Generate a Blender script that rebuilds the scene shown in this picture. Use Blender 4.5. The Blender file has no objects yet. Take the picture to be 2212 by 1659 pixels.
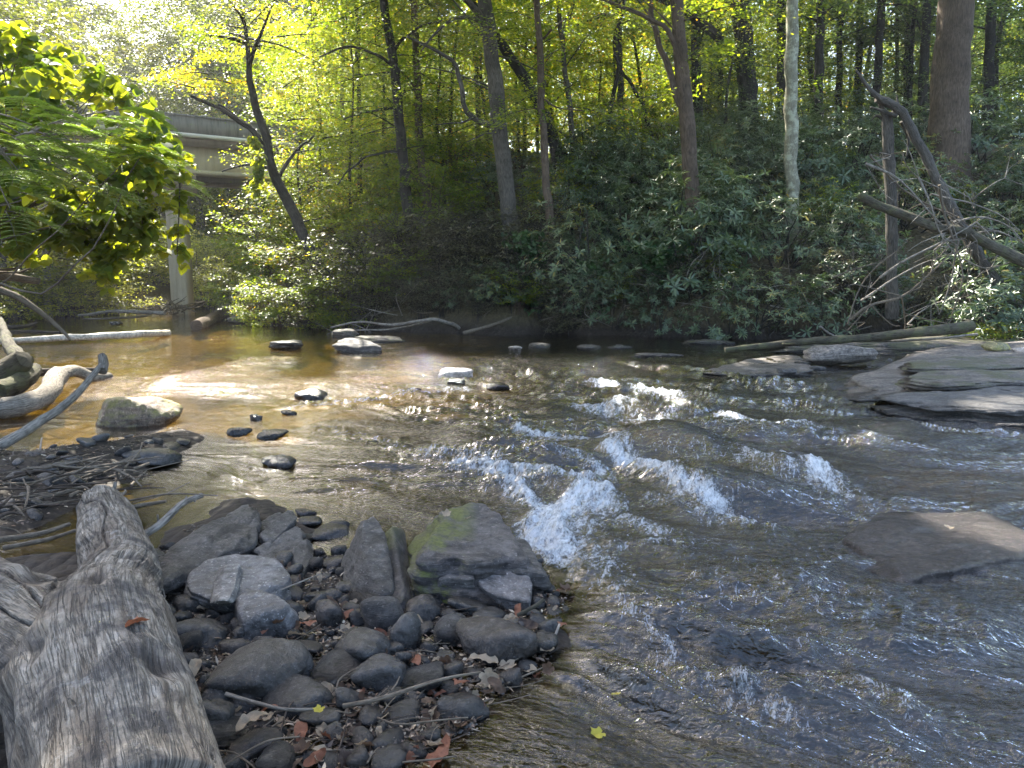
import bpy, math
import numpy as np
from mathutils import Vector, Matrix

R = np.random.default_rng(11)
rad = math.radians
HAZE = 0.0006
scene = bpy.context.scene
C = scene.collection

# ------------------------------------------------------------------ camera
CAM_Z, PITCH, FOC = 1.5, rad(8.31), 1661.0
sp, cp = math.sin(PITCH), math.cos(PITCH)


def ray(px, py):
    """direction through a point of the photograph (2212 x 1659 reading size)"""
    x, y = (px - 1106.0) / FOC, -(py - 829.5) / FOC
    return np.array([x, cp + y * sp, -sp + y * cp])


def at(px, py, Y):
    d = ray(px, py)
    return np.array([0, 0, CAM_Z]) + d * (Y / d[1])


def G(px, py, z=0.0):
    d = ray(px, py)
    return np.array([0, 0, CAM_Z]) + d * ((z - CAM_Z) / d[2])


def mpp(Y):
    return Y / FOC


cam = bpy.data.cameras.new('camera')
cam.sensor_width = 36
cam.lens = FOC / 2212 * 36
cam.clip_start, cam.clip_end = 0.05, 600
cam_o = bpy.data.objects.new('camera', cam)
C.objects.link(cam_o)
cam_o.location = (0, 0, CAM_Z)
cam_o.rotation_euler = (rad(90) - PITCH, 0, 0)
scene.camera = cam_o

# ------------------------------------------------------------------ light
SUN_AZ, SUN_EL = rad(-28), rad(46)      # azimuth from +Y towards +X
SUN = np.array([math.sin(SUN_AZ) * math.cos(SUN_EL), math.cos(SUN_AZ) * math.cos(SUN_EL), math.sin(SUN_EL)])
w = bpy.data.worlds.new('World')
scene.world = w
w.use_nodes = True
nt = w.node_tree
bg = nt.nodes['Background']
sky = nt.nodes.new('ShaderNodeTexSky')
sky.sky_type = 'NISHITA'
sky.sun_disc = False
sky.sun_elevation = SUN_EL
sky.sun_rotation = SUN_AZ
sky.air_density = 1.0
sky.dust_density = 2.5
sky.ozone_density = 0.6
nt.links.new(sky.outputs[0], bg.inputs[0])
bg.inputs[1].default_value = 0.15
L = bpy.data.lights.new('sun', 'SUN')
L.energy = 5.0
L.angle = rad(0.5)
L.color = (1, 0.94, 0.82)
sun_o = bpy.data.objects.new('sun', L)
C.objects.link(sun_o)
sun_o.rotation_euler = Vector(SUN).to_track_quat('Z', 'Y').to_euler()
scene.view_settings.view_transform = 'Standard'
scene.view_settings.look = 'None'
scene.view_settings.gamma = 1
scene.view_settings.exposure = 2.3
cy = scene.cycles
cy.max_bounces = 8
cy.diffuse_bounces = 4
cy.glossy_bounces = 3
cy.transmission_bounces = 4
cy.transparent_max_bounces = 12
cy.caustics_reflective = False
cy.caustics_refractive = False
cy.sample_clamp_indirect = 6
cy.use_denoising = True


# ------------------------------------------------------------------ noise
def _hash(ix, iy, iz, seed):
    h = (ix.astype(np.uint32) * np.uint32(374761393) + iy.astype(np.uint32) * np.uint32(668265263)
         + iz.astype(np.uint32) * np.uint32(2147483647) + np.uint32((seed * 1274126177) & 0xffffffff))
    h = (h ^ (h >> np.uint32(13))) * np.uint32(1274126177)
    h = (h ^ (h >> np.uint32(16))) * np.uint32(2246822519)
    h = h ^ (h >> np.uint32(13))
    return (h & np.uint32(0xffffff)).astype(np.float32) / 8388607.5 - 1.0


def vn(p, seed=0):
    p = np.asarray(p, np.float32)
    i = np.floor(p)
    f = p - i
    i = i.astype(np.int64)
    u = f * f * f * (f * (f * 6 - 15) + 10)
    out = 0
    for dx in (0, 1):
        wx = u[:, 0] if dx else 1 - u[:, 0]
        for dy in (0, 1):
            wy = u[:, 1] if dy else 1 - u[:, 1]
            for dz in (0, 1):
                wz = u[:, 2] if dz else 1 - u[:, 2]
                out = out + wx * wy * wz * _hash(i[:, 0] + dx, i[:, 1] + dy, i[:, 2] + dz, seed)
    return out


def fbm(p, octv=4, seed=0, gain=0.5):
    p = np.asarray(p, np.float32)
    o, a = 0, 1.0
    for k in range(octv):
        o = o + a * vn(p * (2.03 ** k) + k * 17.3, seed + k)
        a *= gain
    return o


def ss(a, b, x):
    t = np.clip((x - a) / (b - a), 0, 1)
    return t * t * (3 - 2 * t)


def poly_sd(pts, x, y):
    """signed distance to a polygon, negative inside"""
    pts = np.asarray(pts)
    d = np.full(x.shape, 1e9)
    ins = np.zeros(x.shape, bool)
    n = len(pts)
    for i in range(n):
        ax, ay = pts[i][:2]
        bx, by = pts[(i + 1) % n][:2]
        ex, ey = bx - ax, by - ay
        t = np.clip(((x - ax) * ex + (y - ay) * ey) / (ex * ex + ey * ey + 1e-12), 0, 1)
        d = np.minimum(d, np.hypot(x - ax - t * ex, y - ay - t * ey))
        c = ((ay > y) != (by > y)) & (x < (bx - ax) * (y - ay) / (by - ay + 1e-12) + ax)
        ins ^= c
    return np.where(ins, -d, d)


def line_d(pts, x, y):
    d = np.full(x.shape, 1e9)
    for i in range(len(pts) - 1):
        ax, ay = pts[i][:2]
        bx, by = pts[i + 1][:2]
        ex, ey = bx - ax, by - ay
        t = np.clip(((x - ax) * ex + (y - ay) * ey) / (ex * ex + ey * ey + 1e-12), 0, 1)
        d = np.minimum(d, np.hypot(x - ax - t * ex, y - ay - t * ey))
    return d


# ------------------------------------------------------------------ object helpers
def mesh(name, v, f, mat=None, uv=None, smooth=True, attrs=None):
    """f: array (M,3/4) or list of such arrays"""
    me = bpy.data.meshes.new(name)
    v = np.asarray(v, np.float32)
    fl = f if isinstance(f, list) else [f]
    fl = [np.asarray(q, np.int32) for q in fl if len(q)]
    me.vertices.add(len(v))
    me.vertices.foreach_set('co', v.ravel())
    loops = np.concatenate([q.ravel() for q in fl])
    tot = np.concatenate([np.full(len(q), q.shape[1], np.int32) for q in fl])
    start = np.concatenate([[0], np.cumsum(tot)[:-1]]).astype(np.int32)
    me.loops.add(len(loops))
    me.loops.foreach_set('vertex_index', loops)
    me.polygons.add(len(tot))
    me.polygons.foreach_set('loop_start', start)
    me.polygons.foreach_set('loop_total', tot)
    if smooth:
        me.polygons.foreach_set('use_smooth', np.ones(len(tot), bool))
    if uv is not None:
        l = me.uv_layers.new(name='UVMap')
        l.data.foreach_set('uv', np.asarray(uv, np.float32)[loops].ravel())
    for k, a in (attrs or {}).items():
        a = np.asarray(a, np.float32)
        if a.ndim == 1:
            at_ = me.attributes.new(k, 'FLOAT', 'POINT')
            at_.data.foreach_set('value', a)
        else:
            at_ = me.attributes.new(k, 'FLOAT_VECTOR', 'POINT')
            at_.data.foreach_set('vector', a.ravel())
    me.update(calc_edges=True)
    me.validate()
    if mat:
        me.materials.append(mat)
    return me


def tag(o, label=None, cat=None, group=None, kind=None):
    if label:
        o['label'] = label
    if cat:
        o['category'] = cat
    if group:
        o['group'] = group
    if kind:
        o['kind'] = kind
    return o


def obj(name, me, parent=None, loc=(0, 0, 0), rot=(0, 0, 0), scale=(1, 1, 1)):
    o = bpy.data.objects.new(name, me)
    C.objects.link(o)
    o.location, o.rotation_euler, o.scale = loc, rot, scale
    if parent:
        o.parent = parent
    return o


def thing(name, label, cat, loc=(0, 0, 0), rz=0, group=None):
    o = obj(name, None, None, loc, (0, 0, rz))
    return tag(o, label, cat, group)


def copy_tree(root, loc, rz=0, s=(1, 1, 1), label=None, group=None):
    r = root.copy()
    C.objects.link(r)
    r.location, r.rotation_euler, r.scale = loc, (0, 0, rz), s
    if label:
        r['label'] = label
    if group:
        r['group'] = group
    for ch in list(root.children):
        c = ch.copy()
        C.objects.link(c)
        c.parent = r
    return r


class MB:
    def __init__(s):
        s.v, s.f3, s.f4, s.uv, s.at, s.n = [], [], [], [], {}, 0

    def add(s, v, f, uv=None, **at_):
        v = np.asarray(v, float)
        f = np.asarray(f, int)
        (s.f3 if f.shape[1] == 3 else s.f4).append(f + s.n)
        s.v.append(v)
        s.uv.append(np.zeros((len(v), 2)) if uv is None else uv)
        for k, a in at_.items():
            s.at.setdefault(k, []).append(np.broadcast_to(a, (len(v),)) if np.ndim(a) == 0 else a)
        s.n += len(v)

    def build(s, name, mat, off=None, smooth=True):
        v = np.concatenate(s.v)
        if off is not None:
            v = v - np.asarray(off)
        f = []
        if s.f3:
            f.append(np.concatenate(s.f3))
        if s.f4:
            f.append(np.concatenate(s.f4))
        return mesh(name, v, f, mat, np.concatenate(s.uv), smooth, {k: np.concatenate(a) for k, a in s.at.items()})


def smooth_path(pts, radii, n):
    """Catmull-Rom through points"""
    p = np.asarray(pts, float)
    r = np.asarray(radii, float)
    if len(p) == 2:
        t = np.linspace(0, 1, n)
        return p[0] + (p[1] - p[0]) * t[:, None], r[0] + (r[1] - r[0]) * t
    q = np.vstack([2 * p[0] - p[1], p, 2 * p[-1] - p[-2]])
    seg = np.linalg.norm(np.diff(p, axis=0), axis=1)
    cum = np.concatenate([[0], np.cumsum(seg)])
    s = np.linspace(0, cum[-1], n)
    rr = np.interp(s, cum, r)
    k = np.clip(np.searchsorted(cum, s, 'right') - 1, 0, len(p) - 2)
    t = ((s - cum[k]) / (seg[k] + 1e-9))[:, None]
    a, b, c, d = q[k], q[k + 1], q[k + 2], q[k + 3]
    o = 0.5 * (2 * b + (c - a) * t + (2 * a - 5 * b + 4 * c - d) * t * t + (3 * b - a - 3 * c + d) * t ** 3)
    return o, rr


def tube(mb, pts, radii, sides=8, n=None, rough=0.06, seed=None, wob=0.0, cap=True, tint=0.5, nf=6.0):
    ln = float(np.sum(np.linalg.norm(np.diff(np.asarray(pts, float), axis=0), axis=1)))
    if n is None:
        n = max(3, min(60, int(ln / (max(np.mean(radii), 0.004) * 2.2)) + 2))
    p, r = smooth_path(pts, radii, n)
    sd = int(R.integers(1e6)) if seed is None else seed
    if wob:
        p = p + np.stack([vn(np.stack([np.linspace(0, ln * 2.5, n) + sd % 97, np.full(n, k * 9.1), np.zeros(n)], 1), sd) for k in range(3)], 1) * wob
    t = np.gradient(p, axis=0)
    t /= np.linalg.norm(t, axis=1)[:, None] + 1e-9
    ref = np.array([0.31, 0.17, 0.93]) if abs(t[0][2]) < 0.8 else np.array([0.9, 0.3, 0.1])
    u = np.cross(t[0], ref)
    u /= np.linalg.norm(u)
    U = []
    for k in range(n):
        u = u - t[k] * np.dot(u, t[k])
        u /= np.linalg.norm(u)
        U.append(u)
    U = np.array(U)
    W = np.cross(t, U)
    a = np.linspace(0, 2 * np.pi, sides, endpoint=False)
    s = np.linspace(0, ln, n)
    ring = U[:, None, :] * np.cos(a)[None, :, None] + W[:, None, :] * np.sin(a)[None, :, None]
    rr = np.repeat(r[:, None], sides, 1)
    if rough:
        q = np.stack([np.repeat(s[:, None], sides, 1) * nf, np.cos(a)[None, :] * 1.3 + 0 * rr, np.sin(a)[None, :] * 1.3 + 0 * rr], -1).reshape(-1, 3)
        rr = rr * (1 + rough * fbm(q + sd % 53, 3, sd).reshape(n, sides))
    v = (p[:, None, :] + ring * rr[:, :, None]).reshape(-1, 3)
    uv = np.stack([np.repeat(s[:, None], sides, 1), np.repeat(np.abs(a[None, :] / np.pi - 1), n, 0) * np.mean(r) * 3], -1).reshape(-1, 2)
    i, j = np.meshgrid(np.arange(n - 1), np.arange(sides), indexing='ij')
    j2 = (j + 1) % sides
    f = np.stack([i * sides + j, i * sides + j2, (i + 1) * sides + j2, (i + 1) * sides + j], -1).reshape(-1, 4)
    mb.add(v, f, uv, tint=tint)
    if cap:
        for k, sgn in ((0, -1), (n - 1, 1)):
            cv = np.vstack([v[k * sides:(k + 1) * sides], p[k] + t[k] * sgn * r[k] * 0.25])
            jj = np.arange(sides)
            tri = np.stack([jj, (jj + 1) % sides, np.full(sides, sides)], 1)
            if sgn < 0:
                tri = tri[:, ::-1]
            mb.add(cv, tri, np.vstack([uv[k * sides:(k + 1) * sides], uv[k * sides]]), tint=tint)
    return p, r


# leaf templates: x along the leaf, y across, z up
T_RHOMB = (np.array([[0, 0, 0], [0.45, 0.5, 0.06], [1, 0, -0.05], [0.45, -0.5, 0.06]]), np.array([[0, 1, 2, 3]]))
T_LONG = (np.array([[0, 0, 0], [0.3, 0.42, 0.05], [0.75, 0.4, 0.03], [1, 0, -0.12], [0.75, -0.4, 0.03], [0.3, -0.42, 0.05], [0.5, 0, 0]]),
          np.array([[0, 6, 2, 1], [6, 3, 2, 2], [0, 5, 4, 6], [6, 4, 3, 3]]))
_k = np.array([[0, 0, 0], [-0.08, 0.3, 0.05], [0.15, 0.52, 0.1], [0.5, 0.5, 0.07], [0.78, 0.28, 0.0], [1, 0, -0.12],
               [0.78, -0.28, 0.0], [0.5, -0.5, 0.07], [0.15, -0.52, 0.1], [-0.08, -0.3, 0.05], [0.42, 0, -0.03]])
T_ROUND = (_k, np.array([[10, i, (i + 1) % 10] for i in range(10)]))


def frames(n, tilt=0.5, droop=0.3, yaw=None):
    """random leaf frames: T along the leaf, B across, N up"""
    ya = R.uniform(0, 2 * np.pi, n) if yaw is None else yaw
    el = R.normal(-droop, tilt * 0.6, n)
    T = np.stack([np.cos(ya) * np.cos(el), np.sin(ya) * np.cos(el), np.sin(el)], 1)
    N0 = np.stack([R.normal(0, tilt, n), R.normal(0, tilt, n), np.ones(n)], 1)
    B = np.cross(N0, T)
    B /= np.linalg.norm(B, axis=1)[:, None] + 1e-9
    return T, B, np.cross(T, B)


def put_leaves(mb, pos, fr, Ln, Wd, tpl=T_RHOMB, tint=None):
    n = len(pos)
    if n == 0:
        return
    V, F = tpl
    k = len(V)
    T, B, N = fr
    Ln = np.broadcast_to(Ln, (n,))
    Wd = np.broadcast_to(Wd, (n,))
    v = (pos[:, None, :] + T[:, None, :] * (V[None, :, 0] * Ln[:, None])[:, :, None]
         + B[:, None, :] * (V[None, :, 1] * Wd[:, None])[:, :, None] + N[:, None, :] * (V[None, :, 2] * Ln[:, None])[:, :, None])
    tint = R.uniform(0, 1, n) if tint is None else np.clip(tint, 0, 1)
    if F.shape[1] == 4 and (F[:, 2] == F[:, 3]).any():
        q, t3 = F[F[:, 2] != F[:, 3]], F[F[:, 2] == F[:, 3]][:, :3]
    elif F.shape[1] == 3:
        q, t3 = None, F
    else:
        q, t3 = F, None
    base = (np.arange(n) * k)[:, None, None]
    st = mb.n
    vv = v.reshape(-1, 3)
    mb.v.append(vv)
    mb.uv.append(np.tile(V[:, :2], (n, 1)))
    mb.at.setdefault('tint', []).append(np.repeat(tint, k))
    if q is not None and len(q):
        mb.f4.append((base + q[None]).reshape(-1, 4) + st)
    if t3 is not None and len(t3):
        mb.f3.append((base + t3[None]).reshape(-1, 3) + st)
    mb.n += len(vv)


# ------------------------------------------------------------------ materials
class Mt:
    def __init__(s, name):
        s.m = bpy.data.materials.new(name)
        s.m.use_nodes = True
        s.t = s.m.node_tree
        s.t.nodes.clear()
        s.out = s.t.nodes.new('ShaderNodeOutputMaterial')

    def n(s, typ, inp=None, **pr):
        nd = s.t.nodes.new('ShaderNode' + typ)
        for k, v in pr.items():
            setattr(nd, k, v)
        for k, v in (inp or {}).items():
            sk = nd.inputs[k]
            if hasattr(v, 'is_linked') or isinstance(v, bpy.types.NodeSocket):
                s.t.links.new(v, sk)
            else:
                sk.default_value = v
        return nd

    def noise(s, vec, scale, detail=4, rough=0.55, dist=0.0):
        return s.n('TexNoise', {'Vector': vec, 'Scale': scale, 'Detail': detail, 'Roughness': rough, 'Distortion': dist}).outputs[0]

    def mapv(s, vec, sc=(1, 1, 1), rot=(0, 0, 0)):
        return s.n('Mapping', {'Vector': vec, 'Scale': sc, 'Rotation': rot}).outputs[0]

    def ramp(s, fac, stops, interp='LINEAR'):
        nd = s.n('ValToRGB', {'Fac': fac})
        cr = nd.color_ramp
        cr.interpolation = interp
        while len(cr.elements) < len(stops):
            cr.elements.new(0.5)
        for e, (p, c) in zip(cr.elements, stops):
            e.position = p
            e.color = (c, c, c, 1) if np.isscalar(c) else (*c, 1)
        return nd.outputs[0]

    def mix(s, fac, a, b, blend='MIX'):
        nd = s.n('MixRGB', blend_type=blend)
        for k, v in ((0, fac), (1, a), (2, b)):
            if isinstance(v, bpy.types.NodeSocket):
                s.t.links.new(v, nd.inputs[k])
            elif k == 0:
                nd.inputs[0].default_value = v
            else:
                nd.inputs[k].default_value = (*v, 1) if not np.isscalar(v) else (v, v, v, 1)
        return nd.outputs[0]

    def math(s, op, a, b=0.0, clamp=False):
        nd = s.n('Math', operation=op, use_clamp=clamp)
        for k, v in ((0, a), (1, b)):
            if isinstance(v, bpy.types.NodeSocket):
                s.t.links.new(v, nd.inputs[k])
            else:
                nd.inputs[k].default_value = v
        return nd.outputs[0]

    def bump(s, h, dist=0.02, strength=1.0, normal=None):
        i = {'Height': h, 'Distance': dist, 'Strength': strength}
        if normal:
            i['Normal'] = normal
        return s.n('Bump', i).outputs[0]

    def surf(s, sh):
        s.t.links.new(sh.outputs[0], s.out.inputs[0])
        return s.m

    def coord(s, k='Object'):
        return s.n('TexCoord').outputs[k]

    def attr(s, name, out='Fac'):
        return s.n('Attribute', attribute_name=name).outputs[out]

    def pos(s):
        return s.n('NewGeometry').outputs['Position']

    def z(s):
        return s.n('SeparateXYZ', {0: s.pos()}).outputs[2]


def leaf_mat(name, stops, trans=(1.5, 1.5, 0.5), fac=0.45, rough=0.45, spec=0.4):
    m = Mt(name)
    ri = m.n('ObjectInfo').outputs['Random']
    t = m.math('ADD', m.attr('tint'), m.math('MULTIPLY', m.math('SUBTRACT', ri, 0.5), 0.25), True)
    col = m.ramp(t, stops)
    tc = m.mix(1.0, col, trans, 'MULTIPLY')
    bs = m.n('BsdfPrincipled', {'Base Color': col, 'Roughness': rough, 'Specular IOR Level': spec})
    tr = m.n('BsdfTranslucent', {'Color': tc})
    return m.surf(m.n('MixShader', {0: fac, 1: bs.outputs[0], 2: tr.outputs[0]}))


LEAF = {
    'maple': leaf_mat('maple_leaves', [(0, (0.055, 0.10, 0.018)), (0.55, (0.13, 0.18, 0.028)), (0.94, (0.24, 0.26, 0.035)), (1, (0.36, 0.22, 0.03))], (2.7, 2.4, 0.6), 0.6),
    'olive': leaf_mat('olive_leaves', [(0, (0.10, 0.13, 0.035)), (0.6, (0.20, 0.22, 0.06)), (1, (0.34, 0.33, 0.11))], (2.4, 2.3, 0.7), 0.65),
    'dark': leaf_mat('evergreen_leaves', [(0, (0.04, 0.07, 0.035)), (0.7, (0.085, 0.13, 0.05)), (1, (0.17, 0.19, 0.06))], (2.0, 2.0, 0.7), 0.5),
    'rhodo': leaf_mat('rhododendron_leaves', [(0, (0.042, 0.070, 0.040)), (0.6, (0.098, 0.142, 0.074)), (0.95, (0.18, 0.21, 0.09)), (1, (0.28, 0.22, 0.06))], (1.5, 1.6, 0.6), 0.25, 0.32, 0.55),
    'kudzu': leaf_mat('kudzu_leaves', [(0, (0.05, 0.10, 0.02)), (0.6, (0.12, 0.18, 0.03)), (1, (0.24, 0.29, 0.05))], (3.0, 2.2, 0.5), 0.6),
    'vine': leaf_mat('bank_vine_leaves', [(0, (0.02, 0.055, 0.02)), (1, (0.06, 0.12, 0.04))], (1.6, 1.7, 0.6), 0.3),
    'mimosa': leaf_mat('mimosa_leaves', [(0, (0.08, 0.15, 0.03)), (1, (0.17, 0.24, 0.05))], (1.9, 1.8, 0.7), 0.45),
    'brown': leaf_mat('dead_twig_leaves', [(0, (0.05, 0.045, 0.025)), (0.6, (0.10, 0.095, 0.05)), (1, (0.15, 0.16, 0.07))], (1.4, 1.3, 0.8), 0.3),
}


LEAF['valley'] = leaf_mat('valley_leaves', [(0, (0.05, 0.075, 0.018)), (0.6, (0.11, 0.13, 0.032)), (1, (0.20, 0.20, 0.06))], (1.9, 1.8, 0.6), 0.55)


def bark_mat(name, dark, light, scale=1.0, lichen=None, bumpd=0.03):
    m = Mt(name)
    uv = m.n('UVMap').outputs[0]
    a = m.mapv(uv, (2.5 * scale, 14 * scale, 1))
    n1 = m.noise(a, 3.0, 6, 0.65, 0.6)
    n2 = m.noise(m.coord(), 1.4, 4)
    col = m.ramp(n1, [(0.32, dark), (0.62, light)])
    col = m.mix(m.ramp(n2, [(0.4, 0.0), (0.7, 0.5)]), col, tuple(0.6 * c for c in dark))
    if lichen:
        n3 = m.noise(m.coord(), 5.0, 6, 0.7)
        col = m.mix(m.ramp(n3, [(0.48, 0.0), (0.58, 1.0)]), col, lichen)
    b = m.bump(n1, bumpd)
    return m.surf(m.n('BsdfPrincipled', {'Base Color': col, 'Roughness': 0.9, 'Normal': b, 'Specular IOR Level': 0.2}))


BARK = {
    'grey': bark_mat('grey_bark', (0.035, 0.03, 0.025), (0.14, 0.125, 0.105)),
    'dark': bark_mat('dark_bark', (0.016, 0.014, 0.012), (0.06, 0.053, 0.045)),
    'pale': bark_mat('lichen_bark', (0.16, 0.15, 0.11), (0.32, 0.30, 0.22), lichen=(0.40, 0.40, 0.30)),
    'brown': bark_mat('brown_bark', (0.05, 0.035, 0.025), (0.15, 0.11, 0.08), 0.8),
    'dead': bark_mat('bleached_wood', (0.07, 0.06, 0.048), (0.36, 0.32, 0.27), 1.6, bumpd=0.02),
    'mossy': bark_mat('mossy_bark', (0.03, 0.026, 0.018), (0.13, 0.115, 0.085), 1.0, lichen=(0.10, 0.10, 0.055)),
    'stick': bark_mat('stick_bark', (0.06, 0.045, 0.032), (0.20, 0.165, 0.125), 3.0, bumpd=0.004),
    'wet': bark_mat('wet_stick_bark', (0.02, 0.015, 0.012), (0.085, 0.065, 0.05), 3.0, bumpd=0.004),
    'orange': bark_mat('stripped_wood', (0.16, 0.08, 0.035), (0.36, 0.22, 0.11), 1.5, bumpd=0.012),
}


def rock_mat(name, dark, light, moss=None, mside=None, strata=0.0, wet=0.0, scale=1.0, rough=0.6, mossz=0.25, spots=True):
    m = Mt(name)
    c = m.coord()
    g = m.pos()
    n1 = m.noise(g, 3.2 * scale, 8, 0.62)
    n2 = m.noise(g, 20 * scale, 8, 0.75)
    ori = m.n('ObjectInfo').outputs['Random']
    col = m.ramp(m.math('ADD', n1, m.math('MULTIPLY', m.math('SUBTRACT', ori, 0.5), 0.22)), [(0.3, dark), (0.68, light)])
    col = m.mix(m.ramp(n2, [(0.36, 0.85), (0.52, 0.0)]), col, tuple(0.35 * x for x in dark))
    col = m.mix(m.ramp(n2, [(0.54, 0.0), (0.68, 0.75)]), col, tuple(1.7 * x for x in light))
    if spots:
        n3 = m.noise(g, 75 * scale, 3, 0.6)
        col = m.mix(m.ramp(n3, [(0.62, 0.0), (0.68, 0.65)]), col, tuple(min(1, 2.6 * x) for x in light))
    h = m.math('ADD', m.math('MULTIPLY', n1, 0.8), m.math('MULTIPLY', n2, 0.55))
    if strata:
        s = m.noise(m.mapv(c, (2.2, 5.5, 26), (0.12, 0.1, 0.3)), strata, 8, 0.75, 0.4)
        col = m.mix(m.ramp(s, [(0.38, 0.9), (0.47, 0.0)]), col, tuple(0.35 * x for x in dark))
        h = m.math('ADD', h, m.math('MULTIPLY', s, 1.4))
    rg = rough
    if wet:
        wz = m.math('ADD', m.z(), m.math('MULTIPLY', m.math('SUBTRACT', n1, 0.5), 0.12))
        wf = m.ramp(m.math('MULTIPLY', wz, 1.0 / max(wet, 1e-3)), [(0.35, 1.0), (1.0, 0.0)])
        col = m.mix(wf, col, m.mix(1.0, col, (0.42, 0.40, 0.38), 'MULTIPLY'))
        rg = m.mix(wf, rough, 0.18)
    if moss:
        nz = m.n('SeparateXYZ', {0: m.n('NewGeometry').outputs['Normal']}).outputs[2]
        mf = m.math('MULTIPLY', m.ramp(m.noise(g, 2.6, 6, 0.7), [(0.46, 0.0), (0.56, 1.0)]), m.ramp(nz, [(0.1, 0.0), (mossz + 0.2, 1.0)]))
        if mside is not None:
            mf = m.math('MULTIPLY', mf, m.ramp(m.math('ADD', m.math('MULTIPLY', m.n('SeparateXYZ', {0: c}).outputs[0], -1.6), mside), [(0.42, 0.0), (0.6, 1.0)]))
        mc = m.ramp(m.noise(g, 60, 4), [(0.3, tuple(0.4 * x for x in moss)), (0.7, moss)])
        col = m.mix(mf, col, mc)
    b = m.bump(h, 0.035 / scale)
    return m.surf(m.n('BsdfPrincipled', {'Base Color': col, 'Roughness': rg, 'Normal': b, 'Specular IOR Level': 0.45}))


ROCK = {
    'cobble': rock_mat('dark_cobble_stone', (0.024, 0.023, 0.022), (0.068, 0.065, 0.062), wet=0.12, rough=0.36, scale=1.6),
    'cobble_brown': rock_mat('brown_cobble_stone', (0.026, 0.022, 0.020), (0.070, 0.060, 0.054), wet=0.12, rough=0.36, scale=1.6),
    'slate': rock_mat('grey_slate', (0.040, 0.037, 0.035), (0.110, 0.103, 0.098), strata=1.2, wet=0.08, rough=0.5),
    'flat': rock_mat('pale_flagstone', (0.085, 0.082, 0.080), (0.18, 0.174, 0.17), wet=0.06, rough=0.45),
    'moss': rock_mat('mossy_rock', (0.036, 0.032, 0.032), (0.105, 0.094, 0.090), moss=(0.13, 0.145, 0.028), mside=0.42, strata=1.0, wet=0.12, mossz=0.0),
    'boulder': rock_mat('tan_boulder', (0.13, 0.09, 0.06), (0.30, 0.215, 0.15), moss=(0.26, 0.215, 0.06), wet=0.14),
    'white': rock_mat('pale_rock', (0.26, 0.22, 0.19), (0.45, 0.40, 0.36), wet=0.05),
    'ledge': rock_mat('layered_ledge', (0.042, 0.035, 0.029), (0.165, 0.142, 0.120), moss=(0.10, 0.10, 0.045), strata=0.8, wet=0.12, mossz=0.5),
    'ledge_bare': rock_mat('bare_ledge', (0.085, 0.072, 0.060), (0.25, 0.215, 0.185), strata=0.8, wet=0.10),
    'yellow': rock_mat('yellow_moss_rock', (0.12, 0.11, 0.05), (0.25, 0.22, 0.10), moss=(0.38, 0.34, 0.04), mossz=0.1),
    'gold': rock_mat('golden_rock', (0.20, 0.15, 0.08), (0.42, 0.34, 0.20), strata=1.0, wet=0.05),
}

# concrete for the bridge
def concrete(name, a, b, stain=0.5):
    m = Mt(name)
    g = m.pos()
    n1 = m.noise(g, 0.8, 6, 0.6)
    n2 = m.noise(m.mapv(g, (6, 6, 0.6)), 1.5, 6, 0.7)
    col = m.ramp(n1, [(0.3, a), (0.7, b)])
    col = m.mix(m.ramp(n2, [(0.45, 0.0), (0.7, stain)]), col, tuple(0.35 * x for x in a))
    return m.surf(m.n('BsdfPrincipled', {'Base Color': col, 'Roughness': 0.85, 'Normal': m.bump(n2, 0.01)}))


M_PARAPET = concrete('weathered_parapet', (0.13, 0.125, 0.12), (0.22, 0.21, 0.20), 0.8)
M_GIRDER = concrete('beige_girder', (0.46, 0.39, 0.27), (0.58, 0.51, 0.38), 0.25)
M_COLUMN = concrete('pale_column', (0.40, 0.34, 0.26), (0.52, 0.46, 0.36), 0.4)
M_SHADE_BROWN = concrete('shade_brown_concrete', (0.17, 0.13, 0.10), (0.24, 0.19, 0.15), 0.4)  # shade under the deck painted in as a darker brown concrete
M_PIPE = concrete('white_pipe_paint', (0.55, 0.52, 0.48), (0.66, 0.63, 0.58), 0.1)

# ------------------------------------------------------------------ terrain
BANK = np.array([(-60, 14), (-24, 19.5), (-20, 21.5), (-16.5, 24.5), (-15, 25.8), (-13.9, 29.5), (-12.6, 31.8), (-11, 31), (-10.3, 27), (-9.8, 24.8), (-7.3, 22.3), (-3.8, 19.8),
                 (-1.1, 18.7), (2.1, 18.2), (5.1, 17.3), (9, 17.6), (12.6, 17.6), (20, 15), (60, 8)], float)
BAR = [G(*p)[:2] for p in [(-500, 1900), (-200, 1250), (60, 1230), (200, 1220), (330, 1240), (430, 1150), (540, 1090), (640, 1150), (650, 1200),
                            (760, 1190), (850, 1260), (900, 1180), (1150, 1200), (1190, 1270), (1240, 1290), (1190, 1350), (1160, 1450), (1040, 1500), (1010, 1570), (860, 1640), (760, 1750), (600, 2100), (-500, 2400)]]
PILE = [G(*p)[:2] for p in [(-400, 960), (30, 985), (150, 975), (300, 950), (400, 930), (420, 950), (300, 1010), (180, 1080), (60, 1140), (-400, 1300)]]


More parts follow.
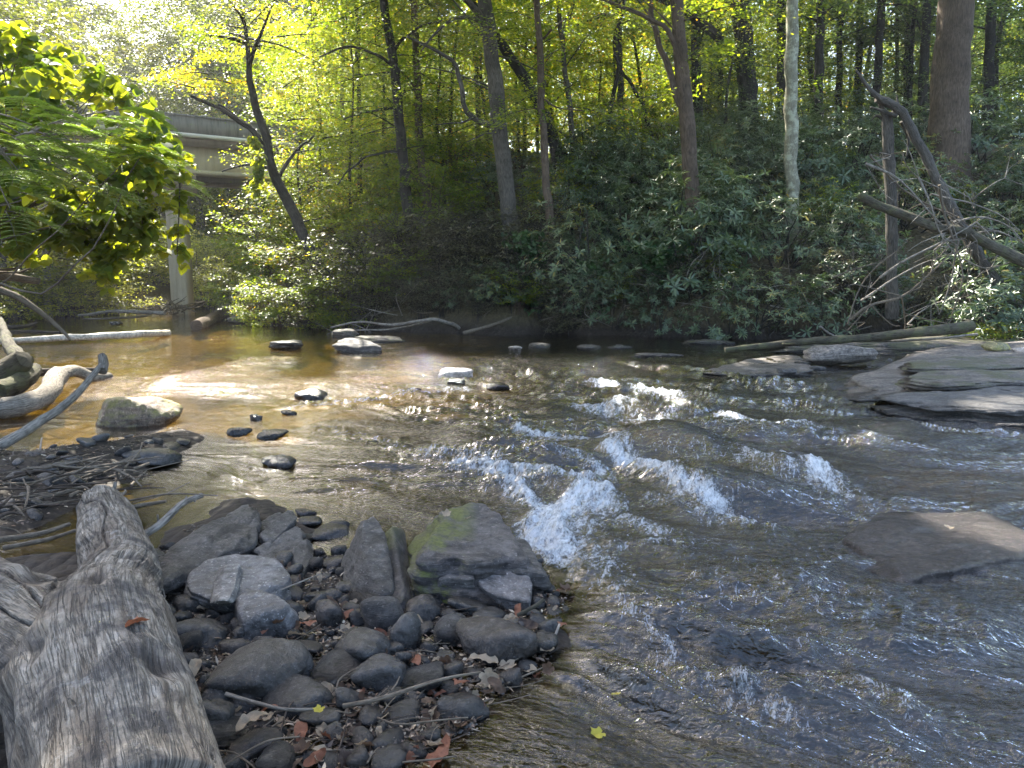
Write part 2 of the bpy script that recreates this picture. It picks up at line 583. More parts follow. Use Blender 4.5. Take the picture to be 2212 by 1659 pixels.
def height(x, y):
    x, y = np.asarray(x, float), np.asarray(y, float)
    sh = x.shape
    x, y = x.ravel(), y.ravel()
    p2 = np.stack([x, y, 0 * x], 1)
    bed = -0.27 + 0.07 * fbm(p2 * 0.9, 3, 5) + 0.05 * fbm(p2 * 3.0, 3, 6)
    bed = bed + 0.08 * ss(14, 17.5, y)
    yb = np.interp(x, BANK[:, 0], BANK[:, 1])
    s = (y - yb) * np.where(x < -8, 0.7, 0.95) + 0.35 * fbm(p2 * 0.7, 3, 9)
    slope = np.interp(x, [-30, -12, -7, -3, 3, 14, 30], [0.10, 0.12, 0.34, 0.48, 0.56, 0.60, 0.5])
    t = np.maximum(s, 0)
    hill = np.where(t < 9, t * slope, 9 * slope + (t - 9) * 0.10)
    hill = hill + 0.06 * fbm(p2 * 1.3, 3, 10) * ss(0, 2, s)
    land = -0.05 + 0.38 * ss(0.0, 0.55, s) + hill
    h = np.where(s > 0, np.maximum(land, bed), bed)
    h = np.where((s <= 0) & (s > -1.2), np.maximum(h, -0.05 - 0.22 * (-s)), h)
    # left bank, outside the frame
    xl = np.where(y > 5, -0.74 * y - 0.6, -4.3)
    sl = (xl - x) + 0.3 * fbm(p2 * 0.8, 2, 14)
    h = np.where(sl > 0, np.maximum(h, -0.05 + 0.5 * ss(0, 0.8, sl) + np.minimum(sl, 6) * 0.3), h)
    near = (y < 9) & (np.abs(x) < 8)
    if near.any():
        xn, yn = x[near], y[near]
        pn = p2[near]
        nb = fbm(pn * 4.0, 4, 21)
        d = poly_sd(BAR, xn, yn) + 0.05 * nb
        hb = -0.002 + 0.020 * fbm(pn * 5, 3, 22) + 0.05 * ss(-0.6, -1.9, xn) - 0.0 * nb
        hb = np.where(d < 0, hb, hb - np.minimum(d * 0.30, 0.6))
        d2 = poly_sd(PILE, xn, yn) + 0.07 * nb
        hp = np.where(d2 < 0, 0.025 + 0.035 * nb + 0.10 * ss(0, -.5, d2), 0.03 - d2 * 0.35)
        h[near] = np.maximum(h[near], np.maximum(hb, hp))
    return h.reshape(sh)


def hz(x, y):
    return float(height(np.array([x]), np.array([y]))[0])


def graded_grid(ys, nx, wfun):
    u = np.linspace(-1, 1, nx)
    Y = np.repeat(ys[:, None], nx, 1)
    X = wfun(ys)[:, None] * u[None, :]
    i, j = np.meshgrid(np.arange(len(ys) - 1), np.arange(nx - 1), indexing='ij')
    f = np.stack([i * nx + j, i * nx + j + 1, (i + 1) * nx + j + 1, (i + 1) * nx + j], -1).reshape(-1, 4)
    return X.ravel(), Y.ravel(), f


def steps(y0, y1, k, lo, hi):
    o, y = [], y0
    while y < y1:
        o.append(y)
        y += min(hi, max(lo, k * y * abs(y)))
    o.append(y1)
    return np.array(o)


ys = np.concatenate([np.linspace(-8, 1.4, 20)[:-1], steps(1.4, 150, 0.0011, 0.018, 2.0)])
gx, gy, gf = graded_grid(ys, 420, lambda y: np.maximum(9.0, 0.95 * y + 5))
gz = height(gx, gy)
m = Mt('riverbed_and_soil')
g = m.pos()
z = m.z()
n1 = m.noise(g, 0.55, 6, 0.6)
n2 = m.noise(g, 9, 6, 0.65)
vo = m.n('TexVoronoi', {'Vector': m.mapv(g, (1, 1, 0.3)), 'Scale': 11.0})
sand = m.ramp(n2, [(0.3, (0.20, 0.145, 0.022)), (0.7, (0.46, 0.34, 0.06))])
peb = m.mix(m.ramp(vo.outputs['Color'], [(0.2, 0.0), (0.9, 1.0)]), (0.022, 0.018, 0.010), (0.07, 0.056, 0.027))
peb = m.mix(m.ramp(vo.outputs['Distance'], [(0.25, 0.0), (0.7, 0.75)]), peb, (0.012, 0.010, 0.006))
sx = m.n('SeparateXYZ', {0: g})
# sandy pool upstream on the left, stony run downstream on the right
reg = m.math('ADD', m.math('MULTIPLY', sx.outputs[0], 0.28), m.math('MULTIPLY', m.math('SUBTRACT', n1, 0.5), 1.6))
reg = m.math('SUBTRACT', reg, m.math('MULTIPLY', sx.outputs[1], 0.03))
bed = m.mix(m.ramp(m.math('ADD', reg, 1.30), [(0.30, 0.0), (0.75, 1.0)]), sand, peb)
soil = m.ramp(m.noise(g, 30, 6, 0.7), [(0.3, (0.010, 0.008, 0.006)), (0.6, (0.036, 0.027, 0.020)), (0.8, (0.08, 0.06, 0.042))])
dry = m.ramp(z, [(0.0, 0.0), (0.03, 1.0)])
duff = m.ramp(m.noise(g, 14, 7, 0.75), [(0.3, (0.025, 0.02, 0.012)), (0.55, (0.085, 0.068, 0.035)), (0.75, (0.16, 0.125, 0.065))])
soil = m.mix(m.ramp(z, [(0.12, 0.0), (0.45, 1.0)]), soil, duff)
col = m.mix(m.ramp(m.math('ADD', z, 0.5), [(0.46, 0.0), (0.50, 1.0)]), bed, soil)
bh = m.math('SUBTRACT', m.math('MULTIPLY', n2, 0.5), m.math('MULTIPLY', vo.outputs['Distance'], 0.8))
M_GROUND = m.surf(m.n('BsdfPrincipled', {'Base Color': col, 'Roughness': 0.75, 'Normal': m.bump(bh, 0.04), 'Specular IOR Level': 0.25}))
ground = obj('ground', mesh('ground', np.stack([gx, gy, gz], 1), gf, M_GROUND))
tag(ground, kind='structure')

# ------------------------------------------------------------------ water
FOAM = [([(1120, 950), (1230, 966), (1330, 982), (1360, 1002)], .10, .9), ([(1320, 995), (1400, 1038), (1460, 1080), (1545, 1106)], .13, 1.15),
        ([(990, 1008), (1080, 1035), (1150, 1048), (1230, 1050), (1290, 1088)], .15, .85), ([(1285, 1080), (1205, 1105), (1172, 1150), (1188, 1192)], .15, 1.15),
        ([(1100, 1075), (1160, 1100), (1210, 1110)], .13, .7),
        ([(1300, 833), (1370, 845), (1445, 855)], .2, .95), ([(1235, 882), (1310, 890), (1352, 872)], .16, .8),
        ([(1345, 912), (1420, 905), (1480, 892)], .12, .6), ([(1570, 905), (1640, 920), (1722, 918)], .15, .95), ([(1700, 1008), (1752, 1030), (1770, 1062)], .09, 1.15),
        ([(1600, 1010), (1680, 1045), (1740, 1070)], .2, .6), ([(1400, 1090), (1470, 1110), (1520, 1125)], .15, .5),
        ([(700, 925), (850, 960), (1000, 1000)], .25, .35), ([(640, 882), (760, 872), (900, 855), (1000, 840)], .2, .5),
        ([(1330, 1300), (1400, 1380), (1500, 1460), (1570, 1490), (1650, 1540), (1730, 1570)], .10, .45), ([(1190, 1190), (1300, 1260), (1420, 1330)], .12, .42),
        ([(1510, 1480), (1570, 1492)], .08, .42), ([(1850, 1470), (1960, 1540)], .1, .5), ([(1250, 1200), (1400, 1190), (1480, 1180)], .08, .5)]
LEDGE = [(960, 985), (1100, 1010), (1230, 1030), (1330, 1000), (1420, 1050), (1500, 1095), (1620, 1090), (1720, 1062), (1790, 1040)]
FOAM += [([(1290, 1095), (1350, 1130), (1420, 1160)], .10, .6), ([(1540, 1108), (1600, 1140), (1680, 1150)], .10, .6), ([(1185, 1185), (1230, 1210), (1290, 1225)], .12, .7), ([(1060, 1035), (1120, 1075), (1180, 1110)], .12, .9),
         ([(1150, 985), (1250, 1010), (1300, 1030)], .10, .7), ([(930, 990), (1000, 1000), (1060, 1012)], .12, .5)]
HUMPS = [((1440, 985), .55, .55, .21), ((1590, 1075), .55, .33, .11), ((1700, 1040), .28, .3, .07), ((1370, 885), .5, .4, .08), ((1650, 940), .55, .35, .07),
         ((1010, 950), .6, .4, .05), ((1170, 1070), .35, .3, .05), ((1800, 1290), .9, .28, .06), ((1500, 1370), .7, .22, .06), ((2050, 1400), .6, .25, .05),
         ((1350, 1480), .35, .2, .04), ((1700, 1520), .4, .18, .05), ((2100, 960), .7, .5, .05), ((1900, 930), .7, .35, .05), ((1290, 1260), .3, .3, .04)]
ys = steps(1.0, 40, 0.00062, 0.0085, 0.6)
wx, wy, wf = graded_grid(ys, 1000, lambda y: 0.76 * y + 2.6)
p = np.stack([wx, wy, 0 * wx], 1)
warp = np.stack([vn(p * 1.1, 31), vn(p * 1.1, 32), 0 * wx], 1) * 0.22
# coordinates along (a) and across (b) the wave crests
a = (wx * 0.94 - wy * 0.34)
b = (wx * 0.34 + wy * 0.94)
rap = ss(-2.6, 0.3, wx + 0.10 * (wy - 5)) * (1 - ss(11.5, 15.5, wy))       # rough run
rap = np.clip(rap + 0.35 * ss(0.1, 0.5, fbm(p * 0.5, 2, 33)) * (1 - ss(14, 20, wy)), 0, 1)
barf = ss(0.0, 0.35, poly_sd(BAR, wx, wy))
barf = barf * (1 - 0.85 * (1 - ss(0.0, 0.25, poly_sd(PILE, wx, wy))))
q = np.stack([a, b, 0 * a], 1) + warp
def ridged(v):
    return 1 - np.abs(v) * 2
h = 0.0
big = ridged(vn(q * np.array([0.6, 2.7, 1]), 41)) * 0.036 + fbm(q * np.array([1.5, 3.8, 1]), 2, 43) * 0.022
mid = ridged(vn(q * np.array([2.3, 7.8, 1]) + warp * 6, 45)) * 0.017 + vn(q * np.array([3.4, 11.5, 1]), 46) * 0.015
fin = ridged(vn(q * np.array([8, 25, 1]) + warp * 14, 47)) * 0.0050 + vn(q * np.array([20, 40, 1]), 48) * 0.0014
patch = 1.25 * ss(-0.30, 0.55, fbm(np.stack([a * .55, b * 1.5, 0 * a], 1) + warp, 3, 49))
h = big * rap + mid * (0.24 + 1.15 * rap) * (0.16 + 1.1 * patch) + fin * (0.25 + 1.2 * rap) * (0.25 + 1.1 * patch)
calm = 0 * wx
for (c_, rx, ry, hh) in HUMPS[:2]:
    cxy = G(*c_)[:2]
    calm = np.maximum(calm, np.exp(-((wx - cxy[0]) / rx) ** 2 - ((wy - cxy[1] - .1) / ry) ** 2))
cxy = G(2050, 1170)[:2]
calm = np.maximum(calm, 1.1 * np.exp(-((wx - cxy[0]) / .9) ** 2 - ((wy - cxy[1]) / .42) ** 2))
h = h * (0.04 + 0.96 * barf) * (1 - .72 * calm)
foam = 0 * wx
for pts, r_, s_ in FOAM:
    gp = [G(*q_)[:2] for q_ in pts]
    d = line_d(gp, wx, wy)
    rr = r_ * (1 + 0.5 * vn(p * 3 + r_, 61))
    foam = np.maximum(foam, s_ * np.exp(-(d / rr) ** 2))
    if s_ > .55:                                       # foam carried downstream
        for sh_, k_ in ((.13, .72), (.28, .52), (.46, .36), (.68, .24)):
            d = line_d(gp, wx - .30 * sh_, wy + .95 * sh_)
            foam = np.maximum(foam, s_ * k_ * np.exp(-(d / rr) ** 2))
for (c_, rx, ry, hh) in HUMPS:
    cxy = G(*c_)[:2]
    ex, ey = (wx - cxy[0]), (wy - cxy[1])
    ex, ey = ex * 0.94 - ey * 0.34, ex * 0.34 + ey * 0.94
    e2 = (ex / rx) ** 2 + (np.where(ey < 0, ey / (ry * 0.7), ey / ry)) ** 2
    h = h + hh * np.exp(-e2 * 1.6)
    h = h - 0.45 * hh * np.exp(-((ex / rx) ** 2 + ((ey + 1.15 * ry) / (0.5 * ry)) ** 2) * 1.6)
zone = np.exp(-(((wx - 1.15) / 1.5) ** 2 + ((wy - 5.6) / 2.3) ** 2)) + .3 * np.exp(-(((wx - 1.2) / .8) ** 2 + ((wy - 3.0) / .8) ** 2)) + .5 * np.exp(-(((wx - 2.6) / 1.2) ** 2 + ((wy - 9.0) / 2.0) ** 2))
foam = np.maximum(foam, np.clip(zone, 0, 1) * rap * barf * .46 * ss(.018, .055, h + .02 * vn(p * 7, 62)))
lg_ = np.array([G(*q_)[:2] for q_ in LEDGE])
ld = line_d(lg_, wx, wy)
o_ = np.argsort(lg_[:, 0])
up = wy > np.interp(wx, lg_[o_, 0], lg_[o_, 1])
endf = ss(lg_[:, 0].min() - .3, lg_[:, 0].min() + .5, wx) * (1 - ss(lg_[:, 0].max() - .5, lg_[:, 0].max() + .3, wx))
h = h + endf * .095 * (1 + .5 * vn(p * 1.7, 64)) * np.where(up, np.exp(-(ld / 1.1) ** 2), np.exp(-(ld / .24) ** 2))
ff = np.clip(foam * (1 - .55 * calm), 0, 1)
h = h + ff * (0.030 * fbm(p * np.array([11, 5, 1]), 2, 71) + 0.022 * np.abs(vn(p * 24, 72)) + 0.012 * vn(p * 48, 73) + 0.03)
h = np.where(wy > 20, h * 0.5, h)
m = Mt('creek_water')
g = m.pos()
mp = m.mapv(g, (1, 1, 1), (0, 0, rad(20)))
r1 = m.noise(m.mapv(mp, (10, 24, 8)), 1.6, 3, 0.6, 0.8)
r2 = m.noise(m.mapv(mp, (30, 60, 30)), 1.6, 2, 0.6, 0.5)
fo = m.attr('foam')
rp = m.attr('rap')
hh = m.math('ADD', m.math('MULTIPLY', r1, m.math('ADD', m.math('MULTIPLY', rp, 1.1), 0.22)), m.math('MULTIPLY', r2, 0.12))
nb = m.bump(hh, 0.018, 1.0)
fr = m.math('ADD', m.math('MULTIPLY', m.n('Fresnel', {'IOR': 1.33, 'Normal': nb}).outputs[0], 1.05), 0.035, True)
gl = m.n('BsdfGlossy', {'Color': (1, 1, 1, 1), 'Roughness': 0.035, 'Normal': nb})
tr = m.n('BsdfTransparent', {'Color': (0.50, 0.42, 0.22, 1)})
wsh = m.n('MixShader', {0: fr, 1: tr.outputs[0], 2: gl.outputs[0]})
fn = m.noise(m.mapv(mp, (21, 6.5, 10)), 1.0, 7, 0.72, 1.0)
fn2 = m.noise(m.mapv(mp, (70, 38, 45)), 1.0, 5, 0.75, 0.8)
ffac = m.ramp(m.math('ADD', m.math('MULTIPLY', fo, 0.62), m.math('MULTIPLY', m.math('SUBTRACT', m.math('ADD', m.math('MULTIPLY', fn, 0.55), m.math('MULTIPLY', fn2, 0.45)), 0.5), 2.3)), [(0.27, 0.0), (0.72, 0.92)])
fb = m.bump(fn2, 0.03)
fsh = m.n('BsdfPrincipled', {'Base Color': (0.78, 0.80, 0.82, 1), 'Roughness': 0.5, 'Normal': fb})
ws2 = m.n('MixShader', {0: ffac, 1: wsh.outputs[0], 2: fsh.outputs[0]})
M_WATER = m.surf(ws2)
water = obj('water', mesh('water', np.stack([wx, wy, h], 1), wf, M_WATER, attrs={'foam': ff, 'rap': rap * barf}))
tag(water, kind='structure')

exec_parts = True

# ------------------------------------------------------------------ patches kept sunlit: crown leaves in the sun's way are left out
def GP(*pts):
    return [G(*p)[:2] for p in pts]


SUN_POLYS = [GP((-300, 745), (-300, 1020), (60, 1020), (200, 985), (400, 925), (640, 880), (800, 858), (1050, 850), (1080, 802), (930, 788), (620, 825), (420, 850), (380, 800), (330, 740)),
             GP((1230, 770), (1490, 780), (1470, 830), (1300, 822)), GP((1340, 835), (1460, 850), (1430, 925), (1340, 920)),
             GP((1760, 955), (2250, 895), (2260, 1005), (1990, 1003), (1850, 985)), GP((1560, 762), (1720, 768), (1690, 800), (1560, 795)),
             GP((1840, 742), (2020, 742), (2010, 768), (1830, 765)), GP((2100, 700), (2250, 700), (2250, 768), (2110, 765)),
             GP((1960, 1105), (2250, 1120), (2250, 1190), (2050, 1160)), GP((-600, 655), (520, 672), (480, 742), (-600, 745)),
             GP((560, 735), (900, 735), (860, 790), (620, 800)), GP((1600, 910), (1730, 910), (1720, 930), (1600, 930))]
SUN_SPOTS = [((2150, 300, 14.5), 1.1), ((1515, 505, 19.5), .55), ((2130, 670, 15.5), .8), ((1900, 200, 17.5), .5), ((1710, 200, 22), .8), ((1712, 60, 22), .9),
             ((640, 610, 21), 1.5), ((420, 310, 27), 2.0), ((480, 300, 28), 2.0), ((385, 550, 28), 1.5), ((1490, 440, 20), .4), ((180, 210, 8.2), 1.0), ((30, 200, 7.6), 1.2),
             ((100, 550, 22), 3.0), ((250, 600, 26), 3.0), ((2100, 720, 14), .6), ((1600, 620, 17), .5), ((1800, 560, 17.5), .4), ((2000, 560, 16), .4), ((1340, 560, 19), .4),
             ((620, 450, 22), 1.3), ((500, 150, 24), 2.5)]


def sun_gap(P):
    P = np.asarray(P, float)
    out = np.zeros(len(P), bool)
    pr = P - SUN[None] * (P[:, 2:3] / SUN[2])
    nz = 0.25 * fbm(np.stack([pr[:, 0], pr[:, 1], 0 * pr[:, 0]], 1) * 0.9, 2, 91)
    for pl in SUN_POLYS:
        out |= poly_sd(pl, pr[:, 0], pr[:, 1]) + nz < 0.12
    for (q_, r_) in SUN_SPOTS:
        t0 = at(*q_)
        dlt = P - t0[None]
        tt = dlt @ SUN
        dist = np.linalg.norm(dlt - tt[:, None] * SUN[None], axis=1)
        out |= (tt > 1.2) & (dist + nz * r_ < r_)
    return out


# ------------------------------------------------------------------ plants
def limb_leaves(wood, lv, start, az, up, ln, n, leaf, wid, r0, droop=0.25, tpl=T_RHOMB, cull=False, spread=0.30, tint0=None, sub=0, sides=4, flat=0.35):
    """one limb with its spray of leaves"""
    d = np.array([math.cos(az), math.sin(az), 0])
    side = np.array([-d[1], d[0], 0])
    k = 5
    t = np.linspace(0, 1, k)
    wv = R.normal(0, 0.05 * ln, (k, 1)) * side * t[:, None]
    pts = start + d * (ln * t)[:, None] + np.array([0, 0, 1]) * (ln * (up * t - droop * t * t))[:, None] + wv
    if wood is not None:
        tube(wood, pts, r0 * (1 - 0.85 * t) + 0.002, sides, 6, rough=0, cap=False)
    tt = R.beta(2.2, 1.3, n)
    P = np.stack([np.interp(tt, t, pts[:, c]) for c in range(3)], 1)
    lat = R.normal(0, 1, n) * spread * ln * (0.35 + 0.65 * np.sin(np.pi * np.clip(tt, 0, 0.95)))
    P = P + side * lat[:, None] + d * (np.abs(lat) * 0.35)[:, None]
    P[:, 2] += R.normal(0, 0.045 * ln, n) - np.abs(lat) * 0.18
    # twig clumping
    P = P + 0.10 * ln * np.stack([vn(P * 1.9, 3), vn(P * 1.9, 4), vn(P * 1.9, 5)], 1)
    if cull:
        P = P[~sun_gap(P)]
        n = len(P)
        if n == 0:
            return
    yaw = az + R.normal(0, 0.9, n)
    fr = frames(n, flat, 0.25, yaw)
    base = R.uniform(0.15, 0.75) if tint0 is None else tint0
    put_leaves(lv, P, fr, leaf * R.uniform(0.65, 1.25, n), wid * R.uniform(0.7, 1.2, n), tpl, R.normal(base, 0.2, n))


def crown(wood, lv, axis, h0, h1, nb, rc, nleaf, leaf, wid, r0_=0.03, shape='round', **kw):
    """axis: function of height -> (x, y, trunk radius); limbs from h0 to h1"""
    a = R.uniform(0, 6.28)
    for i in range(nb):
        f = (i + R.uniform(0, 0.9)) / nb
        hgt = h0 + (h1 - h0) * f
        a += 2.4 + R.normal(0, 0.4)
        prof = {'round': math.sin(math.pi * (0.18 + 0.78 * f)) ** 0.7, 'cone': 1.05 - 0.9 * f, 'vase': 0.4 + 0.7 * f if f < 0.8 else 0.8}[shape]
        ln = rc * prof * R.uniform(0.65, 1.2)
        x, y, _ = axis(hgt)
        up = R.normal(0.35, 0.4) + (0.5 if f > 0.8 else 0)
        hgt = min(max(h0 * .9, hgt + R.normal(0, .06) * (h1 - h0)), h1)
        x, y, _ = axis(hgt)
        r0 = r0_ * R.uniform(.3, 1.1)
        limb_leaves(wood, lv, np.array([x, y, hgt]), a, up, ln, int(nleaf * (0.4 + prof) * R.uniform(0.6, 1.3)), leaf, wid, r0 * (0.5 + prof), **kw)


def proto_tree(name, label, cat, H, h0, rc, nb, nleaf, leaf, wid, r0, mleaf, mbark, group, shape='round', **kw):
    root = thing(name, label, cat, group=group)
    wood, lv = MB(), MB()
    k = 6
    zz = np.linspace(-0.4, H * 0.97, k)
    lean = R.normal(0, 0.045 * H, 2)
    xs = lean[0] * (zz / H) ** 2 + R.normal(0, 0.012 * H, k) * (zz > 0.3)
    yy = lean[1] * (zz / H) ** 2 + R.normal(0, 0.012 * H, k) * (zz > 0.3)
    tube(wood, np.stack([xs, yy, zz], 1), r0 * (1 - 0.85 * np.clip(zz / H, 0, 1)), 9, 20, 0.08)
    ax = lambda hh_: (np.interp(hh_, zz, xs), np.interp(hh_, zz, yy), r0)
    crown(wood, lv, ax, h0, H, nb, rc, nleaf, leaf, wid, max(0.008, r0 * 0.16), shape, **kw)
    obj('trunk', wood.build('trunk', BARK[mbark]), root)
    obj('crown', lv.build('crown', LEAF[mleaf]), root)
    return root


def proto_shrub(name, label, cat, H, r, ns, nleaf, leaf, wid, mleaf, mbark, group, tpl=T_RHOMB, **kw):
    root = thing(name, label, cat, group=group)
    wood, lv = MB(), MB()
    for i in range(ns):
        az = R.uniform(0, 6.28)
        ln = H * R.uniform(0.6, 1.1)
        rr = r * R.uniform(0.1, 0.75)
        base = np.array([R.normal(0, 0.12 * r), R.normal(0, 0.12 * r), -0.25])
        top = np.array([math.cos(az) * rr, math.sin(az) * rr, ln * 0.8])
        mid = base * 0.5 + top * 0.5 + np.array([0, 0, 0.12 * ln]) - 0.15 * (top - base) * np.array([1, 1, 0])
        tube(wood, [base, mid, top], [0.016, 0.011, 0.006], 5, 7, 0, cap=False)
        for j in range(4):
            f = R.uniform(0.3, 1)
            st = base + (top - base) * f
            st[2] = max(st[2], 0.02)
            limb_leaves(wood, lv, st, az + R.normal(0, 1.1), R.uniform(0.1, 0.8), r * R.uniform(0.35, 0.7), nleaf, leaf, wid, 0.006, tpl=tpl, **kw)
    obj('stems', wood.build('stems', BARK[mbark]), root)
    obj('foliage', lv.build('foliage', LEAF[mleaf]), root)
    return root


def rosettes(lv, ctr, out, n, L0, tint):
    """whorls of long leaves at twig ends"""
    for c_, o_ in zip(ctr, out):
        k = int(R.integers(7, 12))
        o_ = o_ / np.linalg.norm(o_)
        u = np.cross(o_, [0.3, 0.5, 0.8])
        u /= np.linalg.norm(u)
        v_ = np.cross(o_, u)
        a_ = np.linspace(0, 2 * np.pi, k, endpoint=False) + R.normal(0, 0.25, k)
        el = R.normal(0.25, 0.3, k)
        T = (u[None] * np.cos(a_)[:, None] + v_[None] * np.sin(a_)[:, None]) * np.cos(el)[:, None] + o_[None] * np.sin(el)[:, None]
        T[:, 2] -= 0.22
        T /= np.linalg.norm(T, axis=1)[:, None]
        B = np.cross(o_[None] + R.normal(0, 0.15, (k, 3)), T)
        B /= np.linalg.norm(B, axis=1)[:, None]
        Ln = L0 * R.uniform(0.75, 1.2, k)
        put_leaves(lv, np.repeat(c_[None], k, 0) + T * 0.01, (T, B, np.cross(T, B)), Ln, Ln * 0.27, T_LONG, R.normal(tint, 0.16, k))


def proto_rhodo(name, label, cat, H, r, nros, L0, group, tint=0.45, mleaf='rhodo', stems=16):
    root = thing(name, label, cat, group=group)
    wood, lv = MB(), MB()
    ctr, out = [], []
    for i in range(nros):
        az = R.uniform(0, 6.28)
        u = R.uniform(0, 1) ** 0.7
        el = math.asin(R.uniform(0.0, 1.0))
        k = R.uniform(0.62, 1.05)
        c_ = np.array([math.cos(az) * math.cos(el) * r * k, math.sin(az) * math.cos(el) * r * k, 0.08 + math.sin(el) * H * k])
        c_ += 0.16 * r * np.array([vn(c_[None] * 2.3 + 5, 7)[0], vn(c_[None] * 2.3 + 9, 8)[0], vn(c_[None] * 2.3, 9)[0]])
        c_[2] = max(c_[2], 0.05)
        o_ = c_ * np.array([1, 1, 0.9]) / r + np.array([0, 0, 0.7]) + R.normal(0, 0.3, 3)
        ctr.append(c_)
        out.append(o_)
        if i < stems:
            b0 = np.array([R.normal(0, 0.15 * r), R.normal(0, 0.15 * r), -0.3])
            tube(wood, [b0, b0 * 0.3 + c_ * 0.45 + np.array([R.normal(0, .1 * r), R.normal(0, .1 * r), 0.1]), c_ - 0.02 * o_], [0.022, 0.015, 0.006], 5, 8, 0, cap=False)
    rosettes(lv, ctr, out, 9, L0, tint)
    obj('stems', wood.build('stems', BARK['dark']), root)
    obj('foliage', lv.build('foliage', LEAF[mleaf]), root)
    return root


def ground_at(px, Y):
    x = (px - 1106) / FOC * Y * 0.99
    return np.array([x, Y, hz(x, Y)])


def scatter(protos, spots, labels=None):
    """spots: (px, Y, scale, proto index, label or None); the first use of each source moves the source itself"""
    used = set()
    first = [r_['label'] for r_ in protos]
    for sp_ in spots:
        px, Y, s_, k = sp_[:4]
        lab = sp_[4] if len(sp_) > 4 else None
        p = ground_at(px, Y) if not isinstance(px, np.ndarray) else px
        sc = (s_ * R.uniform(.9, 1.1), s_ * R.uniform(.9, 1.1), s_ * R.uniform(.92, 1.08))
        root = protos[k]
        if k not in used:
            used.add(k)
            root.location, root.rotation_euler, root.scale = p, (0, 0, R.uniform(0, 6.28)), sc
            if lab:
                root['label'] = lab
        else:
            o = copy_tree(root, p, R.uniform(0, 6.28), sc, lab or first[k])
    for k, root in enumerate(protos):
        if k not in used:
            for ch in list(root.children):
                bpy.data.objects.remove(ch)
            bpy.data.objects.remove(root)


# --- the named trees of the far bank
def named_tree(name, label, cat, path, wpx, bark, limbs=(), H=17, crowns=(), leaf='maple', lsz=0.16, extra=None, over=(), low=None):
    P = [at(*q_) for q_ in path]
    r = [w_ * mpp(q_[2]) / 2 for w_, q_ in zip(wpx, path)]
    d0 = (P[0] - P[1]) / np.linalg.norm(P[0] - P[1])
    b = P[0].copy()
    for _ in range(60):
        if b[2] < hz(b[0], b[1]) - 0.15:
            break
        b = b + d0 * np.array([1, 1, 1]) * 0.12
    P = [b] + P
    r = [r[0] * 1.25] + r
    if H > P[-1][2]:
        d1 = (P[-1] - P[-2]) / np.linalg.norm(P[-1] - P[-2])
        top = P[-1] + d1 * (H - P[-1][2]) / max(d1[2], 0.3)
        P += [P[-1] * 0.5 + top * 0.5, top]
        r += [r[-1] * 0.7, r[-1] * 0.25]
    P, r = np.array(P), np.array(r)
    root = thing(name, label, cat, P[0])
    wood, lv = MB(), MB()
    tube(wood, P, r, 14, 46, 0.10, wob=0.03, nf=3)
    for pts, w0, w1 in limbs:
        Q = [at(*q_) for q_ in pts]
        rr = np.linspace(w0 * mpp(pts[0][2]) / 2, w1 * mpp(pts[-1][2]) / 2, len(Q))
        tube(wood, Q, rr, 8, 18, 0.1, wob=0.04)
    axis = lambda h_: (np.interp(h_, P[:, 2], P[:, 0]), np.interp(h_, P[:, 2], P[:, 1]), 0.1)
    for (h0, h1, nb, rc, nl, cull) in crowns:
        crown(wood, lv, axis, h0, h1, nb, rc, nl, lsz, lsz * 0.62, 0.04, 'round', cull=cull)
    if low:
        crown(wood, lv, axis, low[0], low[1], low[2], low[3], low[4], 0.10, 0.065, 0.018, 'round')
    for (cx_, cy_, cz_, rr_, nb_) in over:  # unseen limbs added high over the creek to shade the water
        top = np.array([cx_, cy_, cz_])
        x, y, _ = axis(cz_ - 1.5)
        tube(wood, [np.array([x, y, cz_ - 1.5]), np.array([x, y, cz_]) * .5 + top * .5 + np.array([0, 0, .3]), top], [.09, .06, .03], 7, 14, .1)
        for i in range(nb_):
            st = top + np.array([R.normal(0, rr_ * .33), R.normal(0, rr_ * .33), R.uniform(-1.8, 2.2)])
            limb_leaves(wood, lv, st, R.uniform(0, 6.28), 0.25, rr_ * R.uniform(.35, .7), 330, 0.20, 0.13, 0.03, cull=True, spread=0.34)
    if extra:
        extra(wood, lv)
    obj('trunk', wood.build('trunk', BARK[bark], P[0]), root)
    if lv.n:
        obj('crown', lv.build('crown', LEAF[leaf], P[0]), root)
    return root


def t1_leaves(wood, lv):
    for (px, py, Y, az, ln, n) in [(640, 330, 22, 0.2, 1.5, 420), (620, 260, 22, 0.8, 1.6, 420), (570, 130, 22, 2.0, 1.7, 450), (540, 100, 22, 1.0, 1.6, 450), (500, 180, 21.8, 3.0, 1.5, 380),
                                  (450, 160, 21.5, 2.6, 1.6, 420), (420, 190, 21.5, 3.4, 1.3, 300), (660, 400, 22, -0.3, 1.4, 330), (690, 300, 22.3, 0.5, 1.6, 420), (610, 190, 21.5, -0.8, 1.4, 350),
                                  (480, 110, 22, 2.2, 1.5, 380), (560, 40, 22, 1.5, 1.6, 400), (600, 80, 22, 0.3, 1.6, 380), (650, 480, 21.7, 0.1, 1.1, 220), (520, 60, 22, 3.0, 1.7, 420)]:
        limb_leaves(wood, lv, at(px, py, Y), az, 0.3, ln, n, 0.085, 0.055, 0.02, spread=0.36)


